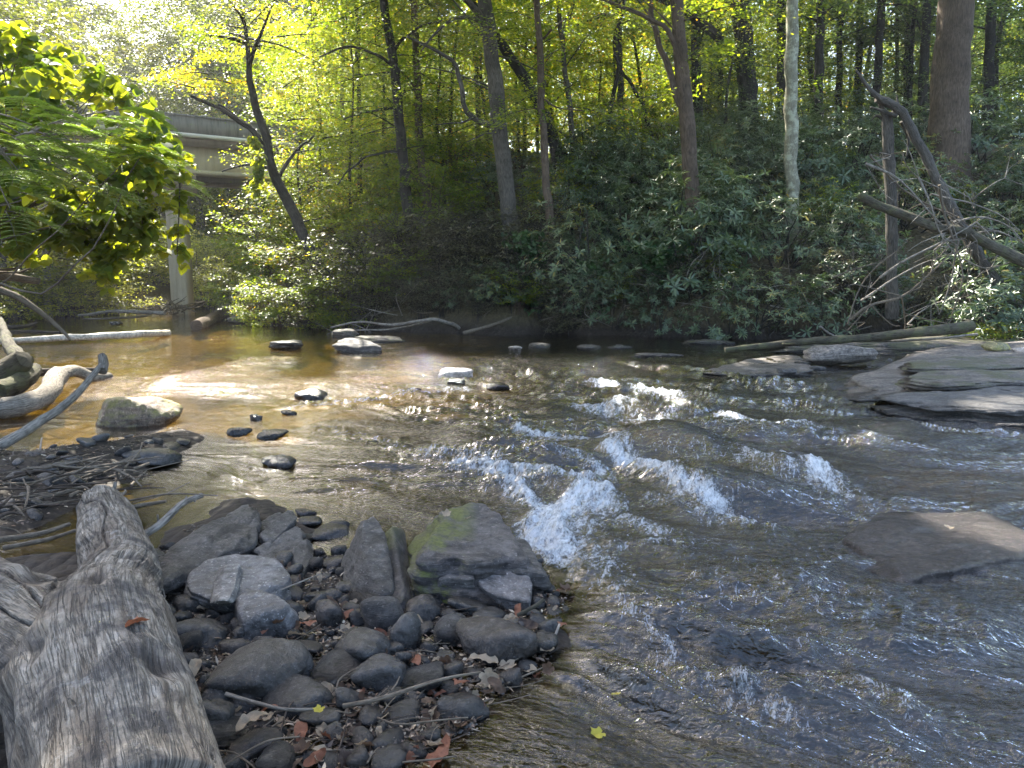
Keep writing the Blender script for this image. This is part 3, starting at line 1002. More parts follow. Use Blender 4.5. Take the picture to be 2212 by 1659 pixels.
named_tree('leaning_tree', 'dark leaning tree curving up left in front of the concrete bridge', 'tree',
           [(700, 605, 21.6), (660, 525, 21.8), (625, 440, 22), (590, 370, 22), (575, 300, 22), (548, 210, 22), (535, 110, 22)], [26, 24, 22, 20, 18, 15, 10], 'dark',
           [([(583, 335, 22), (540, 280, 21.8), (480, 235, 21.6), (415, 205, 21.4)], 14, 6), ([(560, 300, 22), (520, 260, 21.9), (470, 228, 21.8)], 9, 5),
            ([(588, 365, 22), (540, 358, 21.7), (480, 372, 21.4)], 7, 3), ([(600, 390, 22), (630, 340, 22.2), (680, 290, 22.4)], 9, 4)],
           H=8.6, crowns=[(6.5, 8.6, 8, 2.2, 240, False)], leaf='maple', lsz=0.09, extra=t1_leaves)
named_tree('slim_tree', 'slim dark tree with crooked side limbs left of the thick grey trunk', 'tree',
           [(888, 555, 22.5), (880, 450, 22.5), (868, 330, 22.5), (852, 150, 22.5), (832, 20, 22.5)], [24, 23, 22, 20, 17], 'dark',
           [([(868, 330, 22.5), (820, 330, 22), (760, 360, 21.5), (730, 400, 21)], 6, 3), ([(860, 230, 22.5), (800, 240, 22), (740, 260, 21.5)], 6, 3),
            ([(850, 140, 22.5), (760, 100, 22), (690, 120, 21.5)], 7, 3), ([(846, 110, 22.5), (900, 60, 22.3), (960, 40, 22)], 7, 3)], H=16, crowns=[(9.3, 15, 20, 3.6, 300, True)], over=[(-2.2, 17.2, 12.0, 4.4, 38)], low=(4.5, 9.3, 16, 2.3, 190))
named_tree('slim_tree', 'straight thin brown tree between the slim dark tree and the thick grey trunk', 'tree',
           [(922, 440, 25), (910, 330, 25), (902, 180, 25), (893, 0, 25)], [17, 16, 15, 13], 'brown', [([(905, 200, 25), (860, 150, 24.6), (790, 130, 24)], 5, 2)], H=15, crowns=[(9.5, 15, 16, 3, 260, True)], low=(5, 10, 16, 2.4, 200))
named_tree('tall_tree', 'thick straight grey trunk rising in the middle of the far bank', 'tree',
           [(1101, 475, 21.5), (1090, 380, 21.5), (1078, 260, 21.5), (1062, 120, 21.5), (1048, 0, 21.5)], [36, 34, 33, 31, 30], 'grey',
           [([(1080, 275, 21.5), (1020, 255, 21.2), (1000, 210, 21), (985, 140, 20.8), (945, 115, 20.5), (880, 80, 20.2)], 14, 5), ([(1030, 250, 21.2), (990, 265, 21), (945, 270, 20.8)], 6, 2),
            ([(1056, 70, 21.5), (1010, 35, 21.2), (950, 60, 21), (910, 110, 20.8)], 11, 3), ([(1050, 50, 21.5), (1010, 0, 21), (980, -30, 20.8)], 16, 9), ([(1085, 285, 21.5), (1050, 290, 21), (1010, 310, 20.6)], 5, 2)],
           H=19, crowns=[(9.6, 18, 28, 4.6, 320, True)], low=(5.5, 9.5, 12, 2.6, 200))
named_tree('leaning_tree', 'dark trunk leaning left behind the thick grey trunk', 'tree',
           [(1218, 415, 25), (1205, 340, 25), (1180, 260, 24.8), (1130, 165, 24.6), (1080, 90, 24.4), (1020, 10, 24.2)], [26, 25, 24, 22, 20, 18], 'dark',
           [([(1160, 225, 24.7), (1200, 215, 24.5), (1240, 180, 24.3)], 6, 2)], H=13, crowns=[(10, 13, 14, 3.4, 280, True)])
named_tree('forked_tree', 'thin dark stem leaning left just right of the leaning dark trunk', 'tree',
           [(1250, 425, 25.6), (1235, 360, 25.6), (1200, 300, 25.4), (1165, 230, 25.2)], [14, 13, 11, 8], 'dark', H=0)
named_tree('slim_tree', 'thin upright tree with peeling brown lower trunk right of the thick grey trunk', 'tree',
           [(1192, 520, 20.6), (1182, 410, 20.8), (1172, 270, 20.8), (1166, 120, 20.8), (1160, 0, 20.8)], [18, 17, 15, 14, 12], 'brown',
           [([(1170, 80, 20.8), (1200, 60, 20.6), (1240, 30, 20.4)], 5, 2), ([(1172, 215, 20.8), (1215, 235, 20.6), (1260, 240, 20.3)], 4, 2)], H=14, crowns=[(9.4, 14, 16, 3.0, 280, True)], low=(6, 9.4, 10, 2.2, 180))
named_tree('slim_tree', 'thin mottled tree between the leaning dark trunk and the stripped trunk', 'tree',
           [(1246, 400, 25), (1238, 300, 25), (1224, 180, 25), (1205, 0, 25)], [13, 12, 11, 9], 'grey', H=14, crowns=[(10, 14, 14, 3, 240, True)], low=(4.5, 10, 18, 2.5, 200))
named_tree('tall_tree', 'brown trunk with bark stripped to orange wood near its base', 'tree',
           [(1498, 485, 19.6), (1492, 380, 19.6), (1484, 250, 19.6), (1470, 110, 19.6), (1461, 0, 19.6)], [30, 31, 31, 29, 27], 'brown',
           [([(1470, 230, 19.6), (1448, 160, 19.8), (1425, 90, 20), (1400, 0, 20.2)], 15, 11), ([(1470, 130, 19.6), (1430, 55, 19.4), (1330, 10, 19.2), (1250, -20, 19)], 11, 6)],
           H=18, crowns=[(9.6, 17, 24, 4.2, 300, True)], over=[(2.6, 17.4, 12.8, 4.6, 38)], low=(5.5, 9.0, 10, 2.2, 180))
named_tree('tall_tree', 'wide shaded trunk with a thick limb reaching up left behind the stripped trunk', 'tree',
           [(1625, 365, 27), (1618, 250, 27), (1608, 110, 27), (1596, 0, 27)], [40, 38, 38, 40], 'dark',
           [([(1600, 130, 27), (1545, 75, 26.6), (1480, 25, 26.2), (1400, -20, 26)], 22, 14)], H=18, crowns=[(10.5, 17, 26, 4.6, 300, True)], leaf='dark')
named_tree('lichen_tree', 'pale lichen covered straight trunk among the rhododendrons', 'tree',
           [(1711, 425, 21.5), (1709, 300, 21.5), (1709, 150, 21.5), (1712, 0, 21.5)], [26, 26, 25, 24], 'pale', H=17, crowns=[(10, 17, 20, 3.8, 280, True)], leaf='dark')
named_tree('hemlock_tree', 'massive ridged grey trunk at the upper right above the rhododendrons', 'tree',
           [(2046, 330, 24), (2052, 220, 24), (2058, 100, 24), (2066, 0, 24)], [84, 76, 70, 66], 'brown', H=20, crowns=[(10.5, 19, 30, 5.0, 320, True)], leaf='dark')
for i, (px, Y, w_, top, b_, lab) in enumerate([
        (1310, 28, 9, 1330, 'dark', 'thin dark crooked tree left of the stripped trunk in the sunlit gap'), (1420, 27, 8, 1350, 'dark', 'thin curved dark stem bending left beside the stripped trunk'),
        (1345, 30, 14, 1335, 'grey', 'distant grey trunk in the sunlit gap beyond the bank'), (1690, 30, 22, 1688, 'dark', 'dark trunk just left of the pale lichen trunk'),
        (1765, 29, 20, 1772, 'dark', 'dark straight trunk just right of the pale lichen trunk'), (1810, 33, 14, 1815, 'dark', 'first slim shaded trunk between lichen trunk and broken snag'),
        (1850, 34, 16, 1858, 'dark', 'second slim shaded trunk behind the splintered tip of the snag'), (1885, 31, 18, 1905, 'dark', 'dark trunk standing right behind the broken snag'),
        (1960, 33, 17, 1962, 'dark', 'shaded trunk between the broken snag and the massive trunk'), (1990, 30, 20, 2002, 'dark', 'dark trunk close to the left of the massive trunk'),
        (2130, 31, 22, 2142, 'dark', 'dark trunk close to the right of the massive trunk'), (1510, 29, 22, 1500, 'dark', 'shadowed trunk just right of the stripped trunk'),
        (1560, 34, 12, 1552, 'dark', 'slim far trunk left of the wide shaded trunk'), (1035, 29, 11, 1025, 'grey', 'thin far trunk just left of the thick grey trunk'),
        (780, 28, 10, 770, 'dark', 'thin dark stem left of the slim dark tree'), (735, 30, 9, 742, 'grey', 'thin grey stem far behind the leaning tree')]):
    gp = ground_at(px, Y)
    bend = [(px, 0, Y)]
    y0 = 587 + (CAM_Z - gp[2]) / Y * FOC
    cx = {1420: -45, 1310: 15}.get(px, 0)
    named_tree('shaded_tree', lab, 'tree', [(px, y0, Y), (px + cx * .2 + (top - px) * .33, y0 * .66, Y), (px + cx + (top - px) * .66, y0 * .33, Y), (top, 0, Y)], [w_, w_ * .95, w_ * .88, w_ * .8], b_,
               H=13 if w_ < 15 else 16, crowns=[(8.5 + Y * .06, 13 if w_ < 15 else 16, 14, 3.4, 230, True)], leaf='dark' if px > 1490 else 'maple')

# --- unseen trees added on the left bank so their crowns shade the foreground
for (bx, by, cx_, cy_, cz_, rr_, nb_, lab) in [(-9.6, 8.5, -5.2, 13.4, 10.4, 5.4, 95, 'unseen tall tree on the left bank added to shade the foreground'),
                                               (-13.5, 15.5, -7.4, 17.2, 12.4, 4.8, 46, 'unseen tall tree further upstream on the left bank added to shade the creek')
                                               ]:
    b0 = np.array([bx, by, hz(bx, by) - 0.3])
    tp = np.array([cx_, cy_, cz_ + 2])
    P = np.array([b0, b0 * .7 + tp * .3 + np.array([0, 0, 1.5]), b0 * .35 + tp * .65 + np.array([0, 0, 1.2]), tp])
    root = thing('unseen_shade_tree', lab, 'tree', b0)
    wood, lv = MB(), MB()
    tube(wood, P, [0.22, 0.18, 0.13, 0.04], 10, 30, 0.1)
    for i in range(nb_):
        az = R.uniform(0, 6.28)
        st = np.array([cx_ + R.normal(0, rr_ * .33), cy_ + R.normal(0, rr_ * .33), cz_ + R.uniform(-1.8, 2.2)])
        limb_leaves(wood, lv, st, az, 0.25, rr_ * R.uniform(.35, .7), 330, 0.20, 0.13, 0.03, cull=True, spread=0.34)
    obj('trunk', wood.build('trunk', BARK['dark'], b0), root)
    obj('crown', lv.build('crown', LEAF['maple'], b0), root)

# --- understorey and the wood behind
UND = [proto_tree('understory_tree', 'slender understorey tree with sunlit yellow green leaves inside the wood', 'tree', 8.5, 0.9, 2.6, 50, 175, 0.10, 0.066, 0.07, 'maple', 'dark', 'sunlit understorey trees') for _ in range(4)]
DRK = [proto_tree('evergreen_tree', 'dark evergreen understorey tree in the shaded wood', 'tree', 9.5, 0.8, 2.3, 54, 170, 0.10, 0.05, 0.09, 'dark', 'dark', 'shaded evergreen trees', shape='cone') for _ in range(3)]
OLV = [proto_tree('valley_tree', 'pale olive leaved tree beyond the bridge', 'tree', 8.0, 0.6, 2.6, 60, 290, 0.095, 0.062, 0.07, 'valley', 'grey', 'pale trees beyond the bridge') for _ in range(3)]
TALL = [proto_tree('forest_tree', 'tall distant forest tree with an airy green crown', 'tree', 17, 3.5, 4.2, 62, 150, 0.21, 0.13, 0.2, 'maple', 'dark', 'tall trees deep in the forest') for _ in range(3)]
sp_ = []
for i in range(44):
    px = R.uniform(560, 1750)
    sp_.append((px, R.uniform(26.5, 44), R.uniform(.8, 1.35), i % 4))
for (px, Y, s_, lab) in [(650, 25.5, .8, 'slender leafy tree in front of the bridge right of the leaning tree'), (760, 24.6, .95, 'slender leafy tree between the leaning tree and the slim dark tree'), (840, 27, 1.0, 'leafy tree hiding the far end of the bridge'), (960, 26, .95, 'leafy tree between the thin brown tree and the thick grey trunk'), (700, 27, 1.05, 'leafy tree covering the bridge girder right of the leaning tree')]:
    sp_.append((px, Y, s_, len(sp_) % 4, lab))
scatter(UND, sp_)
sp_ = []
for i in range(24):
    Y = R.uniform(26, 44)
    sp_.append((R.uniform(1480, 2450), Y, R.uniform(.65, .85) if Y < 30 else R.uniform(.8, 1.3), i % 3))
for (px, Y, s_, lab) in [(1930, 31, 1.25, 'dark evergreen filling the gap behind the broken snag'), (2010, 34, 1.4, 'dark evergreen close left of the massive trunk'), (2130, 33, 1.4, 'dark evergreen close right of the massive trunk'), (2200, 30, 1.25, 'dark evergreen at the right edge behind the sunlit rhododendron'),
                         (1850, 36, 1.4, 'dark evergreen between lichen trunk and snag'), (2080, 38, 1.5, 'dark evergreen behind the massive trunk')]:
    sp_.append((px, Y, s_, len(sp_) % 3, lab))
scatter(DRK, sp_)
sp_ = []
for i, (px, Y, s_) in enumerate([(-330, 38, 1.9), (-200, 40, 2.0), (-90, 38, 2.0), (0, 41, 2.1), (70, 38, 1.95), (140, 41, 2.05), (200, 38, 1.75), (255, 42, 1.75), (310, 39, 1.55), (370, 43, 1.7), (430, 40, 1.6), (480, 43, 1.95), (530, 39, 1.9),
                                 (590, 43, 2.1), (650, 40, 1.9), (720, 44, 2.0), (780, 41, 1.8), (120, 52, 1.9), (340, 54, 1.7), (420, 50, 1.6), (560, 52, 2.1), (690, 54, 2.0), (-150, 52, 2.2), (840, 50, 1.9), (900, 46, 1.7), (30, 45, 2.1), (180, 47, 1.9), (300, 46, 1.7), (620, 47, 2.0), (760, 48, 2.0), (500, 46, 1.9)]):
    sp_.append((px, Y + 13, s_ * (0.92 if 215 < px < 450 else 1.36), i % 3))
for i in range(9):
    px = R.uniform(-380, 335)
    sp_.append((px, np.interp(px, [-380, 0, 130, 345], [25, 28, 30, 34]) + R.uniform(4, 9), R.uniform(.4, .6), i % 3))
for (px, Y, s_, lab) in [(15, 24.5, 1.55, 'bright leafy tree rising behind the kudzu at the left edge'), (-120, 23, 1.7, 'bright leafy tree rising past the left edge behind the kudzu'), (110, 40, 1.75, 'bright leafy tree behind the kudzu near the sky gap'),
                         (330, 42, 1.45, 'pale tree topping the bridge parapet below the sky gap'), (430, 43, 1.6, 'pale tree behind the parapet left of the leaning tree'), (500, 41, 1.75, 'pale tall tree behind the fork of the leaning tree')]:
    sp_.append((px, Y, s_, len(sp_) % 3, lab))
scatter(OLV, sp_)
sp_ = []
for i in range(20):
    px = R.uniform(950, 2500)
    sp_.append((px, R.uniform(48, 72), R.uniform(.7, 1.0) if px < 1500 else R.uniform(.9, 1.2), i % 3))
scatter(TALL, sp_)

# far wood that closes the view: one mass
wood, lv = MB(), MB()
n = 60000
az = R.uniform(-0.95, 0.95, n)
dd = R.uniform(74, 96, n)
hh_ = 9.5 + 4 * vn(np.stack([az * 14, dd * 0.1, 0 * az], 1), 5)
hh_ = hh_ * np.where((az > -0.52) & (az < -0.36), 0.75, 1.15)
zz = R.beta(1.2, 1.3, n) * hh_
X, Y = np.sin(az) * dd, np.cos(az) * dd
P = np.stack([X, Y, height(X, Y) + zz], 1)
keep = vn(P * np.array([.35, .35, .5]), 6) > -0.35
P = P[keep]
put_leaves(lv, P, frames(len(P), 0.5, 0.2), 0.55, 0.38, T_RHOMB, R.normal(0.5, 0.25, len(P)))
o = obj('far_forest', lv.build('far_forest', LEAF['maple']))
tag(o, kind='stuff')

# --- shrubs
RHO = [proto_rhodo('rhododendron', 'rhododendron with whorls of long dark leaves on the shaded hillside', 'shrub', 1.7, 1.25, nr_, l_, 'rhododendrons on the shaded hillside', tint=t_) for nr_, l_, t_ in ((210, .115, .35), (150, .15, .5), (130, .13, .7), (95, .18, .4), (170, .13, .25), (80, .15, .85))]
sp_ = []
for i in range(128):
    px = R.uniform(1020, 2380) if i % 5 else R.uniform(1480, 1720)
    Y = 18.2 + R.uniform(0.2, 9.5)
    sp_.append((px, Y, R.uniform(.55, 1.35), i % 6))
for (px, Y, s_, lab) in [(1330, 18.6, .8, 'rhododendron low over the water left of the stripped trunk'), (1420, 18.0, .7, 'rhododendron with drooping whorls above the dark bank in the centre right'),
                         (1250, 18.9, .8, 'rhododendron beside the vine covered stub on the bank'), (1560, 17.6, .8, 'rhododendron spreading below the pale sunlit shrub'),
                         (1650, 17.4, .85, 'rhododendron with yellowish lower leaves below the pale lichen trunk'), (1760, 17.2, .8, 'rhododendron hanging over the long log at its thin end'),
                         (1850, 17.6, .9, 'rhododendron in front of the broken snag'), (2190, 15.2, 1.15, 'sunlit rhododendron at the right edge above the fallen branches'),
                         (2240, 15.8, 1.6, 'large sunlit rhododendron below the massive trunk at the right edge'), (2140, 17.0, 1.5, 'tall rhododendron between the massive trunk and the dead branches')]:
    sp_.append((px, Y, s_, len(sp_) % 5, lab))
for i in range(14):
    px = 860 + i * 34 + R.normal(0, 10)
    x_ = (px - 1106) / FOC * 19
    sp_.append((px, float(np.interp(x_, BANK[:, 0], BANK[:, 1])) + R.uniform(.5, 1.3), R.uniform(.45, .7), len(sp_) % 6, 'low rhododendron rooted in the undercut centre bank'))
scatter(RHO, sp_)

SHR = [proto_shrub('bank_shrub', 'sunlit leafy shrub on the bank', 'shrub', 1.9, 1.3, 16, 60, 0.085, 0.055, 'maple', 'brown', 'leafy shrubs along the banks') for _ in range(3)]
sp_ = []
for (px, Y, s_, lab) in [(560, 21.6, .8, 'low sunlit shrub at the tip of the bank beside the bridge column'), (610, 21.2, 1.0, 'rounded yellow green shrub at the foot of the leaning tree'),
                         (680, 20.6, 1.0, 'yellow green shrub right of the foot of the leaning tree'), (740, 21.2, 1.0, 'lit shrub between the leaning tree and the slim dark tree'),
                         (1510, 19.4, .55, 'small pale sunlit shrub below the stripped orange wood'), (1545, 18.8, .4, 'small pale shrub right of the brightest shrub on the bank'),
                         (2120, 15.4, .5, 'low bright weedy shrub behind the end of the long log'), (2180, 14.8, .6, 'bright weedy shrub at the right edge by the yellow moss rock'), (2060, 15.8, .4, 'small bright weed clump under the dead branches'),
                         (820, 22.4, 1.1, 'lit shrub behind the slim dark tree'), (640, 23, 1.2, 'taller lit shrub behind the leaning tree'), (520, 23.4, .9, 'shrub at the corner of the bank behind the sloping log')]:
    sp_.append((px, Y, s_, len(sp_) % 3, lab))
for i in range(9):
    sp_.append((R.uniform(700, 1010), R.uniform(19.8, 22.5), R.uniform(.6, .95), i % 3, 'leafy shrub among the dark twiggy brush on the centre left bank'))
for i in range(26):
    sp_.append((R.uniform(560, 1450), R.uniform(23, 31), R.uniform(.8, 1.4), i % 3, 'sunlit leafy shrub inside the wood behind the far bank'))
for i in range(14):
    sp_.append((R.uniform(1060, 2150), R.uniform(18.6, 25), R.uniform(.45, .75), i % 3, 'lighter leafy shrub growing among the rhododendrons'))
scatter(SHR, sp_)

OSH = [proto_shrub('olive_shrub', 'pale olive shrub on the far bank left of the bridge column', 'shrub', 2.6, 1.9, 16, 48, 0.10, 0.066, 'olive', 'grey', 'pale shrubs left of the bridge column') for _ in range(3)]
sp_ = []
for i in range(64):
    px = R.uniform(-380, 345)
    Y = np.interp(px, [-380, 0, 130, 345], [22.5, 25.2, 26.6, 31.0]) + R.uniform(0.3, 9)
    sp_.append((px, Y, R.uniform(.55, 1.25), i % 3))
for i in range(14):
    sp_.append((R.uniform(395, 560), R.uniform(28.5, 36), R.uniform(.7, 1.1), i % 3, 'olive shrub under the bridge right of the column'))
for (px, Y, s_, lab) in [(20, 22.6, .85, 'pale shrub at the left edge above the long white log'), (120, 24.8, .9, 'pale shrub at the foot of the dead pine'), (-60, 21.5, .9, 'pale shrub past the left edge by the water'), (240, 27.2, .85, 'pale shrub on the bank between the dead pine and the column'), (185, 26.2, .7, 'small pale shrub behind the thin bank log')]:
    sp_.append((px, Y, s_, len(sp_) % 3, lab))
scatter(OSH, sp_)

TWG = [proto_shrub('twiggy_shrub', 'dark twiggy half bare shrub on the shaded bank', 'shrub', 1.8, 1.3, 26, 18, 0.10, 0.045, 'brown', 'dark', 'dark twiggy shrubs on the shaded bank') for _ in range(3)]
sp_ = []
for i in range(30):
    px = R.uniform(660, 1180)
    sp_.append((px, np.interp(px, [660, 1180], [20.0, 18.9]) + R.uniform(0.0, 3.0), R.uniform(.7, 1.15), i % 3))
for i in range(16):
    px = R.uniform(1200, 2200)
    sp_.append((px, np.interp(px, [1200, 2200], [18.6, 17.4]) + R.uniform(-0.1, 0.8), R.uniform(.45, .75), i % 3, 'dark twiggy shrub under the rhododendrons at the water edge'))
for i in range(18):
    px = 790 + i * 29 + R.normal(0, 9)
    x_ = (px - 1106) / FOC * 19
    sp_.append((px, float(np.interp(x_, BANK[:, 0], BANK[:, 1])) + R.uniform(.15, .7), R.uniform(.4, .62), i % 3, 'low dark twiggy shrub overhanging the water edge in the centre'))
scatter(TWG, sp_)


# --- kudzu and mimosa at the left
def in_poly(pl, n):
    pl = np.array(pl, float)
    lo, hi = pl.min(0), pl.max(0)
    out = []
    while len(out) < n:
        q_ = R.uniform(lo, hi, (n * 2, 2))
        out += list(q_[poly_sd(pl, q_[:, 0], q_[:, 1]) < 0])
    return np.array(out[:n])


def kudzu_leaf(lv, P, size, tint, yaw=None):
    """three broad leaflets on a stalk"""
    n = len(P)
    ya = R.uniform(0, 6.28, n) if yaw is None else yaw
    for da, sc in ((0, 1.0), (1.9, .85), (-1.9, .85)):
        fr = frames(n, 0.45, 0.45, ya + da + R.normal(0, .15, n))
        put_leaves(lv, P + R.normal(0, .01, (n, 3)), fr, size * sc * R.uniform(.8, 1.15, n), size * sc * R.uniform(.75, 1.0, n), T_ROUND, tint + R.normal(0, .12, n))


def strand(lv, wood, pts, n, size, tint):
    p, r = smooth_path(pts, [0.005] * len(pts), 40)
    tube(wood, pts, [0.006] * len(pts), 4, 24, 0, wob=0.03, cap=False)
    P = p[R.integers(0, 40, n)] + R.normal(0, .06, (n, 3))
    kudzu_leaf(lv, P, size, np.full(n, tint))


KP = [(-120, 30), (40, 55), (110, 95), (170, 115), (240, 165), (310, 195), (340, 250), (380, 300), (402, 350), (375, 390), (320, 385), (290, 425), (240, 470), (165, 475), (110, 410), (-120, 470)]
pt = in_poly(KP, 2700)
dep = 8.0 + 0.9 * fbm(np.stack([pt[:, 0] * .012, pt[:, 1] * .012, 0 * pt[:, 0]], 1), 2, 77) + R.uniform(-.5, 1.6, len(pt)) + (pt[:, 1] - 200) * -0.0015
P = np.array([at(a_, b_, c_) for (a_, b_), c_ in zip(pt, dep)])
edge = -poly_sd(np.array(KP, float), pt[:, 0], pt[:, 1])
keep = (R.uniform(0, 1, len(P)) < 0.25 + 0.75 * np.exp(-edge / 60)) | (dep < 8.2)
keep &= fbm(P * 2.0, 2, 78) > -0.10
P = P[keep]
wood, lv = MB(), MB()
kudzu_leaf(lv, P, 0.125, R.normal(.45, .25, len(P)))
base = np.array([-6.6, 7.8, hz(-6.6, 7.8) - .2])
for i in range(60):
    q_ = P[R.integers(len(P))]
    mid = base * .4 + q_ * .6 + R.normal(0, .35, 3) + np.array([0, 0, .4])
    tube(wood, [base + R.normal(0, .2, 3), base * .75 + q_ * .25 + np.array([0, 0, 1.2]) + R.normal(0, .25, 3), mid, q_], [0.03, 0.018, 0.010, 0.005], 5, 22, 0, wob=0.05, cap=False)
tube(wood, [base, base + np.array([.1, .1, 2.2]), base + np.array([.5, .3, 4.4])], [.16, .12, .05], 9, 14)
root = thing('kudzu_covered_tree', 'left edge tree smothered in broad bright green kudzu leaves', 'tree', base)
obj('stems', wood.build('stems', BARK['stick'], base), root)
obj('leaves', lv.build('leaves', LEAF['kudzu'], base), root)
for lab, pts, n, size in [('hanging kudzu strand trailing in front of the bridge column', [(395, 330, 8.2), (392, 430, 8.3), (388, 520, 8.4), (392, 570, 8.4)], 34, .115),
                          ('long kudzu curtain hanging over the shrubs left of the column', [(230, 440, 8.2), (215, 520, 8.3), (225, 570, 8.3), (222, 605, 8.3)], 130, .12),
                          ('kudzu curtain hanging at the left edge above the pale shrubs', [(30, 420, 8.0), (40, 500, 8.0), (50, 545, 8.0)], 90, .13),
                          ('short kudzu strand hanging between the curtain and the column', [(330, 370, 8.0), (340, 420, 8.1), (330, 470, 8.2)], 30, .11),
                          ('round leaved vine hanging from the leaning tree over the bridge', [(545, 300, 21.5), (560, 350, 21.5), (548, 420, 21.5)], 60, .17)]:
    wood, lv = MB(), MB()
    Q = [at(*q_) for q_ in pts]
    strand(lv, wood, Q, n, size, .62)
    if n == 130 or n == 90:
        for dx in (-.32, .25, -.15, .42):
            strand(lv, wood, [Q[0] + np.array([dx, R.uniform(-.2, .3), .1]), Q[1] + np.array([dx * 1.2, 0, R.uniform(-.1, .2)]), Q[2] + np.array([dx, 0, R.uniform(0, .5)])], n // 3, size, .5)
    root = thing('kudzu_vine', lab, 'vine', Q[0])
    obj('stem', wood.build('stem', BARK['stick'], Q[0]), root)
    obj('leaves', lv.build('leaves', LEAF['kudzu'], Q[0]), root)


def frond(lv, wood, p0, az, el, ln, tint):
    """twice divided feathery leaf"""
    t = np.linspace(0, 1, 11)
    d = np.array([math.cos(az), math.sin(az), 0])
    s = np.array([-d[1], d[0], 0])
    rp = p0 + d * (ln * t)[:, None] + np.array([0, 0, 1]) * (ln * (el * t - .35 * t * t))[:, None]
    tube(wood, rp, np.linspace(.004, .0015, 11), 3, 11, 0, cap=False)
    for k in range(2, 11):
        for sg in (-1, 1):
            pl = ln * .42 * math.sin(math.pi * (0.25 + 0.62 * t[k])) * R.uniform(.85, 1.1)
            pd = d * .65 + s * sg * .75
            pd /= np.linalg.norm(pd)
            m_ = 13
            u = np.linspace(.06, 1, m_)
            ctr = rp[k] + pd * (pl * u)[:, None] - np.array([0, 0, 1]) * (.25 * pl * u * u)[:, None]
            ps = np.cross([0, 0, 1.0], pd)
            for s2 in (-1, 1):
                T = pd * .45 + ps * s2 * .9
                T = T / np.linalg.norm(T)
                T = np.repeat(T[None], m_, 0) + R.normal(0, .08, (m_, 3))
                N = np.repeat(np.array([[0, 0, 1.0]]), m_, 0) + R.normal(0, .15, (m_, 3))
                B = np.cross(N, T)
                B /= np.linalg.norm(B, axis=1)[:, None]
                put_leaves(lv, ctr, (T, B, np.cross(T, B)), pl * .20, pl * .085, T_RHOMB, R.normal(tint, .1, m_))


for lab, b0, tips in [('feathery mimosa branch reaching right below the kudzu leaves', (-20, 330, 6.6), [(150, 270, 6.6), (245, 265, 6.8), (260, 300, 6.8), (235, 340, 6.7), (270, 330, 6.9), (200, 380, 6.6), (215, 300, 6.9), (300, 285, 7.0), (160, 330, 6.5)]),
                      ('pale feathery mimosa branch at the left edge above the pine', (-80, 270, 6.0), [(0, 230, 6.0), (40, 280, 6.0), (90, 330, 6.1), (20, 330, 6.0), (60, 380, 6.1), (110, 380, 6.2), (-10, 300, 6.0), (70, 250, 6.2), (10, 400, 6.0), (120, 300, 6.3), (-30, 370, 5.9)]),
                      ('drooping mimosa branch with grey green leaves beside the top of the column', (300, 380, 8.6), [(340, 350, 8.6), (370, 375, 8.6), (300, 400, 8.5), (260, 395, 8.4), (270, 440, 8.4), (330, 430, 8.6)])]:
    wood, lv = MB(), MB()
    o0 = at(*b0)
    for tq in tips:
        e = at(*tq) + R.normal(0, .12, 3)
        tube(wood, [o0, o0 * .5 + e * .5 + np.array([0, 0, .08]), e], [.012, .008, .004], 5, 8, 0, cap=False)
        for _ in range(3):
            frond(lv, wood, e + R.normal(0, .04, 3), R.normal(-.25, .55), R.normal(.0, .25), R.uniform(.30, .44) * (1.15 if b0[2] > 8 else 1), .6)
    tube(wood, [base + np.array([0, -.3, 1.5]), base * .3 + o0 * .7 + np.array([0, 0, .4]), o0], [.05, .03, .012], 6, 16, .05)
    root = thing('mimosa_branch', lab, 'branch', o0)
    obj('stems', wood.build('stems', BARK['stick'], o0), root)
    obj('leaves', lv.build('leaves', LEAF['mimosa'], o0), root)

# dead pine with bare side twigs at the left
wood = MB()
b0 = ground_at(96, 25.5)
tube(wood, [b0 - np.array([0, 0, .5]), at(100, 560, 25.5), at(102, 470, 25.5), at(100, 400, 25.5), at(98, 300, 25.5)], [.13, .12, .11, .09, .07], 10, 30, .12)
for i in range(46):
    f = R.uniform(0, 1)
    q_ = at(100, 620 - f * 260, 25.5)
    az = R.uniform(0, 6.28)
    ln = R.uniform(.4, 1.3)
    e = q_ + np.array([math.cos(az) * ln, math.sin(az) * ln, R.uniform(-.3, .1)])
    tube(wood, [q_, q_ * .5 + e * .5 + R.normal(0, .04, 3), e], [.018, .01, .004], 4, 6, 0, cap=False)
root = thing('dead_pine', 'pale dead pine trunk with bare side twigs above the left bank', 'tree', b0)
obj('trunk', wood.build('trunk', BARK['dead'], b0), root)

